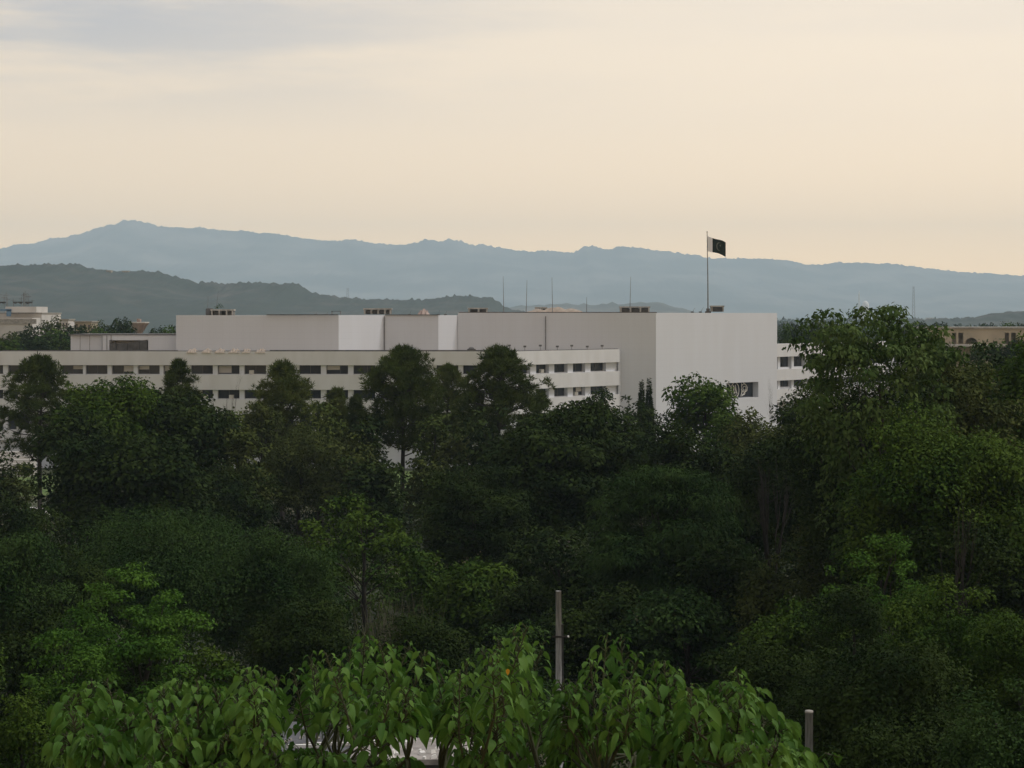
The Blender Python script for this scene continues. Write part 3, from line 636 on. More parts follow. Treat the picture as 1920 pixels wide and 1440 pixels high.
for k, (x, h) in enumerate(((592, 585), (612, 586), (822, 583), (835, 585), (768, 584))):
    mast('short thin rod on the upper roof edge, %s from the left' % ORD[sorted((592, 612, 768, 822, 835)).index(x)], x, h-2, 591, 334, .25, .025, 'rod', 'roof_rod', 'short rods on the upper roof')
# antenna rack
t_ = thing('roof_rack', 'small dark flat rack on the roof just left of the white face', 'roof rack', (PX(621, 326), 326, za)); mb = MB(); mb.box(0, 1.6, 0, .9, .62, .7); mb.build('top', conc_d, t_)
for a, b in ((.05, .05), (1.5, .05), (.05, .8), (1.5, .8)): mb = MB(); mb.box(a, a+.06, b, b+.06, -.1, .62); mb.build('leg', metal, t_)
# flagpole and flag
fd = 346; fx = PX(1327.5, fd); fz0 = zd-.2; fz1 = PZ(436, fd)
t_ = thing('flagpole', 'tall thin flagpole standing on the white block roof', 'flagpole', (fx, fd, fz0))
mb = MB(); mb.tube([(0, 0, 0), (-.03, 0, 6), (-.16, 0, fz1-fz0)], [.13, .10, .06], 8); mb.build('pole', metal, t_); mb = MB(); mb.box(-.5, .5, -.5, .5, 0, .5); mb.box(-.3, .3, -.3, .3, .5, 1.0); mb.build('base', conc_d, t_)
mb = MB(); mb.lathe([(0, -.12), (.1, -.08), (.13, 0), (.1, .08), (0, .12)], 10); mb.build('finial', metal, t_, True, (-.16, 0, fz1-fz0+.1))
fl = thing('flag', 'waving dark green flag with white hoist stripe, crescent and star', 'flag', (fx-.04, fd, PZ(443, fd)))
W_ = 34/F*fd
def fp(u, v, off=0):   # u 0..1 from the hoist, v 0..1 downwards
    x = u*W_*(1-.02*v); z = -(v*(28-3*u)+12*u**1.1+1.6*math.sin(u*6+v*1.5)*u)/F*fd
    y = .28*math.sin(u*8+v*2.2)*u+off-.3*u; return (x-.03, y, z)
def cloth(a, b, name, mat):
    n = 14; m_ = 10; V = [fp(a+(b-a)*i/n, j/m_) for j in range(m_+1) for i in range(n+1)]; Fc = [(j*(n+1)+i, j*(n+1)+i+1, (j+1)*(n+1)+i+1, (j+1)*(n+1)+i) for j in range(m_) for i in range(n)]
    V2 = [(x, y+.02, z) for x, y, z in V]; k = len(V)
    me = mesh_from(name, V+V2, Fc+[tuple(i+k for i in f[::-1]) for f in Fc], mat, smooth=True); return link(name, me, fl)
cloth(0, .27, 'white_stripe', flag_w); gf = cloth(.27, 1, 'green_field', flag_g)
mb = MB(); cu, cv = .63, .50; ru, rv = .16, .30; n = 20
for off in (-.03, .05):
    k = len(mb.V)
    for i in range(n+1):
        t = .9+(2*PI-1.7)*i/n+.3; u, v = cu+ru*math.cos(t), cv+rv*math.sin(t); th = .30*math.sin(PI*i/n)
        mb.V.append(fp(u, v, off)); mb.V.append(fp(cu+.03*th*2+ru*(1-th)*math.cos(t), cv-.02+rv*(1-th)*math.sin(t), off))
    for i in range(n): mb.F.append((k+2*i, k+2*i+1, k+2*i+3, k+2*i+2))
mb.build('crescent', flag_e, gf)
mb = MB()
for off in (-.03, .05):
    k = len(mb.V)
    for i in range(10):
        t = 2*PI*i/10+.5; r = 1 if i % 2 == 0 else .42; mb.V.append(fp(cu+.07+.055*r*math.cos(t), cv-.09+.10*r*math.sin(t), off))
    mb.F.append(tuple(k+i for i in range(10)))
mb.build('star', flag_e, gf)
# small vents and lamps on the lower roof
def lamp(label, x, d, h, k):
    t_ = thing('roof_floodlight', label, 'floodlight', (PX(x, d), d, PZ(656.5, d)), 'floodlights along the lower roof edge')
    mb = MB(); mb.box(-.04, .04, -.04, .04, -.3, h); mb.build('stand', metal, t_); mb = MB(); mb.hexa([(-.22, -.22, h), (.22, -.22, h), (.22, .05, h), (-.22, .05, h), (-.25, -.1, h+.3), (.25, -.1, h+.3), (.25, .15, h+.3), (-.25, .15, h+.3)]); mb.build('lamp_head', conc_d, t_)
lx = (955, 984, 1013, 1045, 1072, 1101, 1129)
for k, x in enumerate(lx):
    dd = wing_r.pt(wing_r.at(x) if x > 962 else .5, -.7, 0)[1]; lamp('small floodlight on the lower roof edge, %s from the left' % ORD[k], x, dd, .45 if k % 2 else .6, k)
t_ = thing('roof_vent', 'squat dark vent with flared cap on the lower roof edge', 'roof vent', (PX(884, 314), 314, 18.9)); mb = MB(); mb.lathe([(.35, -.5), (.35, .2), (.25, .3)], 12); mb.build('duct', conc_d, t_, True)
mb = MB(); mb.lathe([(.0, .3), (.65, .3), (.75, .42), (.45, .6), (.3, .78), (0, .8)], 12); mb.build('cap', conc_d, t_, True)

# ------------------------------------------------------------------ far buildings
def house(name, label, cat, x0, x1, yt, yb, d, depth, mat, rows=1, ncol=6, wfrac=.5, group=None, z0=None, slab=True, wins=True):
    zt, zb = PZ(yt, d), PZ(yb, d); W = (x1-x0)/F*d; z0 = 0 if z0 is None else z0
    t_ = thing(name, label, cat, (PX(x0, d), d, z0), group); h = zt-z0; mb = MB(); mb.box(0, W, 0, depth, 0, h); mb.build('wall', mat, t_)
    if slab: s = MB(); s.box(-.3, W+.3, -.4, depth+.3, h, h+.35); s.build('roof', conc, t_)
    if wins:
        H = zt-zb; rh = H/rows; cw = W/ncol
        for r in range(rows):
            for c in range(ncol):
                f = MB(); a = c*cw+cw*(1-wfrac)/2; zz_ = h-(r+1)*rh+rh*.28; f.box(a, a+cw*wfrac, -.12, -.003, zz_, zz_+rh*.45); f.build('window', glass_m, t_)
    return t_
hs = house('distant_office', 'pale distant office block with blue painted bay at the left edge', 'building', -60, 78, 588, 640, 700, 30, pale, wins=False)
mb = MB(); mb.box(0, (76+60)/F*700, -12, 0, 0, PZ(596, 700)); mb.build('lower_storey', pale, hs); mb = MB(); mb.box(1, (84+60)/F*700, -12.4, -12.003, PZ(606, 700)-.2, PZ(598, 700)); mb.build('ribbon_window', conc, hs)
mb = MB(); mb.box((14+60)/F*700, (72+60)/F*700, -3, 14, PZ(588, 700)+.4, PZ(575, 700)); mb.build('upper_storey', pale, hs)
mb = MB(); mb.box((17+60)/F*700, (25+60)/F*700, -3.6, -3.003, PZ(593, 700), PZ(581, 700)); mb.box((-20+60)/F*700, (26+60)/F*700, -3.6, -3.003, PZ(583, 700), PZ(579.5, 700)); mb.build('blue_bay', blue_m, hs)
def rooftop_cluster(label, x, yb, d, seed):
    rng = random.Random(seed); t_ = thing('rooftop_antenna_cluster', label, 'antennas', (PX(x, d), d, PZ(yb, d)), 'antenna clusters on the distant office'); mb = MB(); db = MB()
    for i in range(4):
        X = rng.uniform(-2.4, 2.4); h = rng.uniform(2.5, 6); mb.tube([(X, 0, 0), (X, 0, h)], [.14, .08], 5); mb.tube([(X-1, 0, h*.8), (X+1, 0, h*.8)], [.07, .07], 5)
    mb.build('masts', metal, t_)
    for i in range(2): db.lathe([(0, rng.uniform(.8, 1.2)), (.6, 1.2), (1.1, 1.8)], 12, (rng.uniform(-2, 2), 0))
    db.build('dishes', conc_d, t_, True)
rooftop_cluster('cluster of dark masts and dishes on the distant office, nearest the left edge', 8, 575, 700, 1)
rooftop_cluster('taller cluster of dark masts on the distant office beside its blue bay', 36, 575, 700, 2)
rooftop_cluster('small group of masts on the distant office roof, right one', 57, 575, 700, 3)
house('distant_house', 'small cream house among the trees behind the low annex', 'house', 140, 171, 604, 622, 600, 10, cream, ncol=4)
house('distant_house', 'tiny pale house right of the tree beside the distant office', 'house', 110, 128, 600, 620, 640, 9, pale, ncol=3)
# inverted cone water tower
d = 620; t_ = thing('water_tower', 'reddish inverted-cone water tower behind the low annex', 'water tower', (PX(260.5, d), d, 0)); k = d/F; zt = PZ(603.5, d)
mb = MB(); mb.lathe([(1.1, 0), (1.0, zt-22*k)], 14); mb.build('shaft', brick_r, t_, True)
mb = MB(); mb.lathe([(1.0, zt-22*k), (19*k, zt-2.2*k)], 8); mb.build('cone', brick_r, t_); mb = MB(); mb.lathe([(18.5*k, zt-2.2*k), (19.5*k, zt-2.2*k), (19.5*k, zt), (0, zt)], 8); mb.build('rim', pale, t_)
mb = MB(); mb.box(-3*k, 1*k, -1, 1, zt, zt+6*k); mb.box(2*k, 3.5*k, -1, 1, zt, zt+5*k); mb.build('top_box', brick_r, t_)
# arcaded house on the right
d = 400; zt = PZ(616, d); x0, x1 = PX(1738, d), PX(1960, d)
t_ = thing('arcaded_house', 'beige flat-roofed house with arched opening behind the right trees', 'house', (x0, d, 0)); W = x1-x0
k = d/F; mb = MB(); zl, zh = PZ(645, d), PZ(624, d)
open_ = [((1785-1738)*k, (1793-1738)*k), ((1797-1738)*k, (1806-1738)*k), ((1810-1738)*k, (1833-1738)*k), ((1884-1738)*k, (1892-1738)*k), ((1896-1738)*k, (1905-1738)*k)]
e = [0]+[q for o_ in open_ for q in o_]+[W]
for a, b in zip(e[0::2], e[1::2]): mb.box(a, b, 0, .5, zl, zh)
mb.box(0, W, 0, .5, zh, zt); mb.box(0, W, 0, .5, 0, zl); 
# arch infill above the round opening
a, b = open_[2]; n = 14; cxm = (a+b)/2; R_ = (b-a)/2; V = []; Fc = []
for i in range(n+1):
    th = PI*i/n; V += [(cxm-R_*math.cos(th), 0, min(zl+R_*.9*math.sin(th)+.15, zh)), (cxm-R_*math.cos(th), 0, zh), (cxm-R_*math.cos(th), .5, min(zl+R_*.9*math.sin(th)+.15, zh)), (cxm-R_*math.cos(th), .5, zh)]
for i in range(n): q = 4*i; Fc += [(q, q+4, q+5, q+1), (q+2, q+3, q+7, q+6), (q, q+2, q+6, q+4)]
mb.add(V, Fc); mb.build('front_wall', cream, t_)
mb = MB(); mb.box(0, W, 3, 14, 0, zt-.3); mb.build('rear_wall', conc, t_); mb = MB(); mb.box(-.2, W, -.4, 14.3, zt, zt+.3); mb.build('roof', conc, t_)
mb = MB(); mb.box(-1, W, -3, -.002, zl-.5, zl-.1); mb.build('terrace', pale, t_)
# mosque far away on the plain
d = 8200; k = d/F; t_ = thing('mosque', 'tiny white domed mosque on the hazy plain', 'mosque', (PX(1624.5, d), d, 0))
mb = MB(); mb.box(-9*k, 9*k, 0, 18*k, 0, PZ(583, d)); mb.lathe([(6.6*k, PZ(583, d)), (6.6*k, PZ(573, d))], 20, (0, 9*k)); mb.build('prayer_hall', white_m, t_); mb = MB(); mb.lathe([(6.5*k*math.cos(a), PZ(573, d)+9*k*math.sin(a)) for a in [i*PI/2/8 for i in range(9)]], 20, (0, 9*k)); mb.build('dome', white_m, t_, True)
mb = MB(); mb.lathe([(1.2*k, 0), (1.2*k, PZ(553, d)), (1.8*k, PZ(552, d)), (.9*k, PZ(550, d)), (.1*k, PZ(543, d))], 10, (-14*k, -3)); mb.build('minaret', white_m, t_, True)
def lattice(label, x, yt, d, w):
    t_ = thing('lattice_mast', label, 'mast', (PX(x, d), d, 0), 'lattice masts on the plain'); H = PZ(yt, d); mb = MB(); r = w*.06
    for sx in (-1, 1):
        for sy in (-1, 1): mb.tube([(sx*w, sy*w, 0), (sx*w*.35, sy*w*.35, H)], [r, r*.8], 4)
    mb.build('legs', metal, t_); b = MB()
    for i in range(14):
        t0, t1 = i/14, (i+1)/14; a0, a1 = w*(1-.65*t0), w*(1-.65*t1)
        b.tube([(-a0, -a0, H*t0), (a1, -a1, H*t1)], [r*.5]*2, 4); b.tube([(a0, a0, H*t0), (-a1, a1, H*t1)], [r*.5]*2, 4)
    b.build('braces', metal, t_)
lattice('slim lattice mast on the plain behind the tall drooping tree', 1713, 537, 2600, 2.2)
lattice('faint lattice pylon on the dark ridge behind the tall roof', 652, 540, 6000, 6)
# town specks on the plain at the right
rng = random.Random(4)
for k_ in range(26):
    x = 1462+k_*18.2+rng.uniform(-5, 5); dd = rng.uniform(3600, 6500); yt = 590+25/dd*F-rng.uniform(4, 9); wpx = rng.uniform(6, 18)
    house('distant_house', 'tiny pale house on the hazy plain at the right, %s from the left' % ORD[k_], 'house', x, x+wpx, yt, yt+5, dd, 14, rng.choice([pale, cream, pale, conc]), ncol=3, group='houses on the far plain', z0=0)
house('hill_house', 'pale brown building on the saddle of the dark ridge, left one', 'house', 199, 208, 507, 513, 2970, 14, cream, wins=True, ncol=3, z0=PZ(522, 2970))
house('hill_house', 'pale brown building on the saddle of the dark ridge, right one', 'house', 228, 240, 508, 514, 2970, 14, cream, wins=True, ncol=3, z0=PZ(522, 2970))

# ------------------------------------------------------------------ terrain
def sheet(name, xs, ys, zf, mat, smooth=True):
    V = [(x, y, zf(x, y)) for y in ys for x in xs]; nx = len(xs)
    i, j = np.meshgrid(np.arange(nx-1), np.arange(len(ys)-1)); a = (j*nx+i).ravel()
    Fc = np.stack([a, a+1, a+nx+1, a+nx], 1)
    return link(name, mesh_from(name, V, Fc, mat, smooth=smooth))
g_m = surface('forest_floor', (.035, .045, .020), .95, (.085, .075, .040), .05, lo=.45, hi=.75, detail=8)
xs = sorted(set([-12000, -9000, -5000, -2500, -1200, -600, -300]+list(range(-150, 151, 6))+[300, 600, 1200, 2500, 5000, 9000, 12000])); ys = [-30, -10, 0, 10]+list(range(16, 150, 4))+[160, 200, 300, 500, 1000, 2000, 5000, 9000, 14000, 20800]
gr = sheet('ground', xs, ys, lambda x, y: ground_z(y)+(0 if y > 150 else .25*mnoise.noise(Vector((x*.1, y*.1, 0)))), g_m); gr['kind'] = 'structure'
grass_m = surface('lawn_grass', (.06, .11, .025), .9, (.10, .13, .035), .3)
dirt_m = surface('bare_earth', (.30, .235, .15), .95, (.16, .15, .07), .5)
def patch(name, x0, x1, y0, y1, z, mat):
    n = 24; V = []; Fc = []
    cx, cy = (x0+x1)/2, (y0+y1)/2
    for i in range(n):
        t = 2*PI*i/n; r = 1+.12*math.sin(3*t+cx); V.append((cx+(x1-x0)/2*r*math.copysign(abs(math.cos(t))**.6, math.cos(t)), cy+(y1-y0)/2*r*math.copysign(abs(math.sin(t))**.6, math.sin(t)), z))
    o = link(name, mesh_from(name, V, [tuple(range(n))], mat)); o['kind'] = 'structure'; return o
patch('lawn', -110, -60, 262, 298, .02, grass_m); patch('lawn', -20, 0, 240, 262, .02, grass_m)
patch('dirt_field', -8, 0, 190, 215, .02, dirt_m); patch('road', -75, -50, 240, 250, .025, pale)
patch('lawn', -60, 100, 268, 306, .015, grass_m)

def ridge(name, pts, d, front, back, mat, rough, dx, seed, wild, crest_amp=1.5):
    """a hill range with real depth: the crest follows the heights read from the photograph"""
    px_ = [p[0] for p in pts]; py = [p[1] for p in pts]
    x0, x1 = PX(px_[0], d), PX(px_[-1], d); n = int((x1-x0)/dx); xs = np.linspace(x0, x1, n)
    crest = np.array([PZ(float(np.interp(x/d*F+CX, px_, py)), d) for x in xs])
    crest = crest+np.array([crest_amp*mnoise.fractal(Vector((x/rough*.09, seed, 0)), .9, 2.1, 4) for x in xs])
    rngv = np.random.default_rng(seed).random(4096)
    ts = list(np.linspace(0, 1, 26))+list(1+np.linspace(.12, 1, 8)); V = []
    for t in ts:
        for x, c in zip(xs, crest):
            if t <= 1: y = d-front*(1-t); h = t**.8
            else: y = d+back*(t-1); h = (1-(t-1))**1.1
            q = Vector((x/wild, y/wild*.35, seed)); gul = mnoise.fractal(q, 1.0, 2.2, 5)
            k = 4*t*(1-t) if t < 1 else 0
            z = c*h*(1-.30*k*abs(gul))-c*.06*k+(rngv[len(V) % 4096]**3*rough*1.0 if .9 < t < 1.2 else 0)
            rr = rough*(mnoise.noise(Vector((x/rough*.22, y/rough*.2, seed+3)))*.6+mnoise.noise(Vector((x/rough*.7, y/rough*.6, 9)))*.4) if t > .03 and t < 1.9 else 0
            y2 = y+gul*front*.06*k
            V.append((x, y2, max(z+rr, -.5) if t > 0 else -.5))
    i, j = np.meshgrid(np.arange(n-1), np.arange(len(ts)-1)); a = (j*n+i).ravel(); Fc = np.stack([a, a+1, a+n+1, a+n], 1)
    o = link(name, mesh_from(name, V, Fc, mat, smooth=True)); o['kind'] = 'structure'; return o
hill_m = surface('scrub_hill', (.030, .046, .040), .95, (.080, .078, .068), .012, lo=.50, hi=.75, detail=10)
mtn_m = surface('mountain_scrub', (.04, .048, .04), .95, (.15, .14, .12), .0016, lo=.42, hi=.66, detail=8)
rng = np.random.default_rng(31); n = 15000
Y = 700*(8**rng.uniform(0, 1, n)); X = rng.uniform(.10, .34, n)*Y; z = rng.uniform(0, 1, n)**.7*rng.uniform(6, 15, n)*(.7+.5*np.sin(X*.021)*np.sin(Y*.013)); keep = z > 0
c = np.stack([X, Y, z], 1); ax = rand_dirs(rng, n); nn = nrm(np.cross(ax, rand_dirs(rng, n))); Ls = 1.2+Y*.0022
V, Fc = leaf_quads(c, ax, nn, Ls, Ls*.7); tag(link('woodland', mesh_from('woodland', V, Fc, L_dark)), 'hazy low woodland on the far plain at the right', 'woodland', kind='stuff')
ridge('hills', [(-700, 505), (-300, 515), (-120, 505), (0, 500), (60, 497), (145, 495), (165, 503), (200, 508), (235, 510), (280, 508), (350, 524), (370, 530), (400, 533), (450, 531), (555, 532), (575, 545), (600, 553), (660, 560), (740, 563), (800, 562), (840, 557), (880, 555), (920, 558), (945, 575), (975, 586), (1000, 592)], 3000, 950, 1200, hill_m, 3.6, 3.0, 1, 220, 2.0)
ridge('hills', [(850, 592), (930, 580), (1000, 574), (1060, 570), (1130, 572), (1200, 567), (1240, 569), (1300, 585), (1340, 591)], 7000, 1200, 1200, mtn_m, 7, 20, 5, 400, 5)
ridge('hills', [(1480, 606), (1650, 602), (1760, 600), (1830, 597), (1860, 592), (1885, 588), (1930, 584), (2050, 575), (2400, 560)], 2600, 500, 500, hill_m, 4, 5, 8, 300)
ridge('mountains', [(-2200, 560), (-900, 520), (-400, 500), (-100, 478), (0, 466), (60, 455), (120, 445), (165, 435), (210, 421), (232, 413), (250, 414), (282, 420), (290, 424), (340, 427), (400, 430), (510, 438), (560, 446), (620, 452), (655, 451), (740, 460), (785, 455), (795, 450), (850, 452), (920, 463), (1000, 472), (1015, 469), (1075, 475), (1084, 470), (1095, 462), (1150, 467), (1160, 464), (1190, 464), (1205, 467), (1280, 475), (1340, 485), (1380, 485), (1460, 487), (1530, 498), (1560, 493), (1610, 492), (1700, 499), (1800, 511), (1850, 513), (1880, 515), (1920, 518), (2300, 525), (3200, 560)], 19000, 4700, 1700, mtn_m, 15, 20, 3, 2000, 15)

# ------------------------------------------------------------------ undergrowth
rng = np.random.default_rng(77); n = 9000
Y = rng.uniform(30, 255, n); X = rng.uniform(-.31, .31, n)*Y; keep = ~((X > -12) & (X < 3) & (Y > 150) & (Y < 262)) & ~((X < -40) & (Y > 215)); X, Y = X[keep], Y[keep]; n = len(X)
G = np.interp(Y, [0, 20, 60, 85, 140, 20000], [15, 15, 6, 3.6, 0, 0]); per = 26
c = np.stack([X, Y, G], 1).repeat(per, 0)+rng.normal(size=(n*per, 3))*np.array([.8, .8, 0])+np.stack([np.zeros(n*per)]*2+[rng.uniform(-.1, 2.0, n*per)*np.repeat(rng.uniform(.2, 1, n), per)], 1)
ax = nrm(rng.normal(size=(n*per, 3))+np.array([0, 0, .5])); nn = nrm(np.cross(ax, rand_dirs(rng, n*per))); Ls = np.repeat(.16+Y*.0012, per)
V, Fc = leaf_quads(c, ax, nn, Ls, Ls*.45); tag(link('undergrowth', mesh_from('undergrowth', V, Fc, L_dark)), 'dark leafy undergrowth between the trees', 'undergrowth', kind='stuff')
# pale reeds left of the clearing
rng = np.random.default_rng(3); n = 420; xx = rng.normal(PX(735, 118), 1.3, n); yy = rng.normal(118, 1, n); c = np.stack([xx, yy, np.full(n, ground_z(118)-.1)], 1); ax = nrm(np.stack([rng.normal(0, .12, n), rng.normal(0, .12, n), np.ones(n)], 1)); nn = nrm(np.cross(ax, rand_dirs(rng, n)))
V, Fc = leaf_quads(c, ax, nn, rng.uniform(3, 7.4, n), np.full(n, .05)); tag(link('reeds', mesh_from('reeds', V, Fc, surface('dry_reed', (.11, .105, .065), .9))), 'pale dry upright reeds below the knobbly green tree', 'reeds', kind='stuff')

# ------------------------------------------------------------------ poles and sheds
d = 80; gz = ground_z(d); t_ = thing('wooden_pole', 'tall weathered wooden pole with side conduit and small crossbar, right of centre', 'pole', (PX(1048, d), d, gz), 'bare poles'); k = d/F
H = PZ(1108, d)-gz; mb = MB(); mb.tube([(.03, 0, -.5), (.0, 0, H*.6), (-.02, 0, H)], [.165, .14, .115], 14); mb.build('shaft', pole_m, t_, True)
mb = MB(); h1 = PZ(1170, d)-gz; mb.tube([(.17, -.04, 0), (.15, -.04, h1)], [.035, .035], 8); mb.build('conduit', metal, t_, True)
mb = MB(); h1 = PZ(1193, d)-gz; mb.box(-.28, .36, -.17, -.12, h1-.03, h1+.04); mb.build('crossbar', bark, t_); mb = MB(); mb.tube([(.36, -.15, h1), (.42, -.15, h1+.02)], [.05, .05], 8); mb.build('insulator', white_m, t_)
d = 62; gz = ground_z(d); t_ = thing('wooden_pole', 'shorter smooth grey pole with flat top at the lower right', 'pole', (PX(1517, d), d, gz), 'bare poles'); H = PZ(1334, d)-gz
mb = MB(); mb.tube([(0, 0, -.5), (0, 0, H)], [.14, .125], 16); mb.build('shaft', pole_m, t_, True); mb = MB(); mb.lathe([(0, H+.03), (.13, H+.03), (.135, H+.001), (.135, H-.03)], 16); mb.build('cap', conc, t_, True)
def shed(label, x0, x1, yf, d0, d1, zr, mat, mr):
    gz = ground_z((d0+d1)/2)-.3; t_ = thing('shed', label, 'shed', (PX(x0, d0), d0, gz)); W = PX(x1, d0)-PX(x0, d0); D = d1-d0; H = PZ(yf, d0)-gz
    mb = MB(); mb.box(.3, W-.3, .3, D-.3, 0, H-.2); mb.build('wall', mr, t_)
    mb = MB(); mb.hexa([(0, 0, H-.2), (W, 0, H-.2), (W, D, H-.2+zr), (0, D, H-.2+zr), (0, 0, H), (W, 0, H), (W, D, H+zr), (0, D, H+zr)]); mb.build('roof', mat, t_); return t_, W, D, H, gz
t1, W1, D1_, H1, gz1 = shed('low shed with pale concrete slab roof glimpsed through the foreground leaves', 650, 915, 1424, 68, 71.5, 0, slab_m, conc_d)
t2, W2, D2_, H2, gz2 = shed('low shed with grey sheet roof and white battens, left of the slab-roofed shed', 500, 668, 1432, 72, 78.5, .2, sheet_m, conc_d)
for i, (a, b, w, h_) in enumerate(((.5, 2.2, 1.4, .10), (1.3, 2.6, 1.8, .08), (.4, .5, .9, .10), (1.9, .7, .9, .10), (2.5, .3, .7, .1))):
    mb = MB(); mb.box(a, a+w, b, b+.12, H2-.03+.03*b+.05, H2+.03*b+.05+h_); tag(mb.build('batten', white_m, None, False, (t2.location.x, 72, gz2)), 'white batten on the grey sheet roof, %s from the front left' % ORD[i], 'batten', 'white battens on the shed roof')
for i in range(7):
    mb = MB(); a = .9+i*.27; mb.tube([(a, 3.6+(i % 3)*.3, H2-.1), (a+.06*(i % 2), 3.6+(i % 3)*.3, H2+.9+.25*(i % 3))], [.022, .02], 5); tag(mb.build('steel_bar', conc_d, None, False, (t2.location.x, 72, gz2)), 'thin upright steel bar behind the white battens, %s from the left' % ORD[i], 'steel bar', 'upright steel bars on the shed')
rngd = random.Random(3); mb = MB()
for i in range(60):
    X = rngd.uniform(0, W1); Yd = rngd.uniform(.1, D1_-.3); s = rngd.uniform(.05, .22); a = rngd.uniform(0, 3); z = H1; ca, sa = math.cos(a)*s, math.sin(a)*s
    mb.hexa([(X-ca, Yd-sa, z), (X+sa*.6, Yd-ca*.6, z), (X+ca, Yd+sa, z), (X-sa*.6, Yd+ca*.6, z), (X-ca*.8, Yd-sa*.8, z+s*.6), (X+sa*.5, Yd-ca*.5, z+s*.8), (X+ca*.7, Yd+sa*.7, z+s*.7), (X-sa*.5, Yd+ca*.5, z+s*.5)])
tag(mb.build('rubble', white_m, None, False, (t1.location.x, 68, gz1)), 'loose pale rubble scattered on the slab roof', 'rubble', kind='stuff')

mb = MB()
for i in range(70):
    X = rngd.uniform(.1, W2-.2); Yd = rngd.uniform(.2, D2_-.4); s_ = rngd.uniform(.04, .2); a = rngd.uniform(0, 3); z = H2+.2*Yd/D2_; ca, sa = math.cos(a)*s_, math.sin(a)*s_
    mb.hexa([(X-ca, Yd-sa, z), (X+sa*.5, Yd-ca*.5, z), (X+ca, Yd+sa, z), (X-sa*.5, Yd+ca*.5, z), (X-ca*.8, Yd-sa*.8, z+s_*.4), (X+sa*.4, Yd-ca*.4, z+s_*.6), (X+ca*.7, Yd+sa*.7, z+s_*.5), (X-sa*.4, Yd+ca*.4, z+s_*.3)])
tag(mb.build('debris', conc, None, False, (t2.location.x, 72, gz2)), 'small broken debris lying on the grey sheet roof', 'debris', kind='stuff')
# ------------------------------------------------------------------ foreground tree with large drooping leaves
ENV = [(120, 1330), (150, 1285), (185, 1258), (215, 1285), (250, 1335), (290, 1300), (345, 1262), (385, 1275), (420, 1295), (470, 1248), (500, 1258), (530, 1268), (600, 1215), (640, 1238), (665, 1195), (690, 1172), (725, 1212), (760, 1195), (800, 1215), (835, 1255), (880, 1228), (950, 1175), (1000, 1172), (1030, 1225), (1058, 1300), (1090, 1268), (1125, 1200), (1150, 1177), (1185, 1205), (1215, 1240), (1250, 1225), (1290, 1270), (1320, 1305), (1380, 1252), (1425, 1305), (1465, 1340), (1490, 1400), (1560, 1428), (1590, 1440)]
ex = [p[0] for p in ENV]; ey = [p[1] for p in ENV]
def big_leaves(base, ax, nn, L, W):
    n = len(base); T = np.array([0, .12, .32, .55, .78, 1.0]); Wf = np.array([.0, .80, 1.0, .78, .32, .0])
    down = np.array([0, 0, -1.0]); p = base.copy(); mids = []; axs = []; prev = 0
    for t in T:
        a = nrm(ax+down*(t*2.3)); p = p+a*((t-prev)*L)[:, None]+nn*(.05*L*np.sin(t*9+L*300))[:, None]; prev = t; mids.append(p); axs.append(a)
    V = []; U = []
    for i, t in enumerate(T):
        a = axs[i]; side = nrm(np.cross(a, nn)); n2 = nrm(np.cross(side, a)); w = (W*Wf[i]*.5)[:, None]
        V += [mids[i]+side*w+n2*w*.30*np.sign(1), mids[i], mids[i]-side*w+n2*w*.30]; U += [(t, 1), (t, 0), (t, -1)]
    V = np.stack(V, 1).reshape(-1, 3); m = 18; fc = []
    for i in range(5):
        q = i*3; fc += [(q, q+1, q+4, q+3), (q+1, q+2, q+5, q+4)]
    Fc = (np.array(fc)[None]+np.arange(n)[:, None, None]*m).reshape(-1, 4); uv = np.tile(np.array(U, float), (n, 1))
    return V, Fc, uv
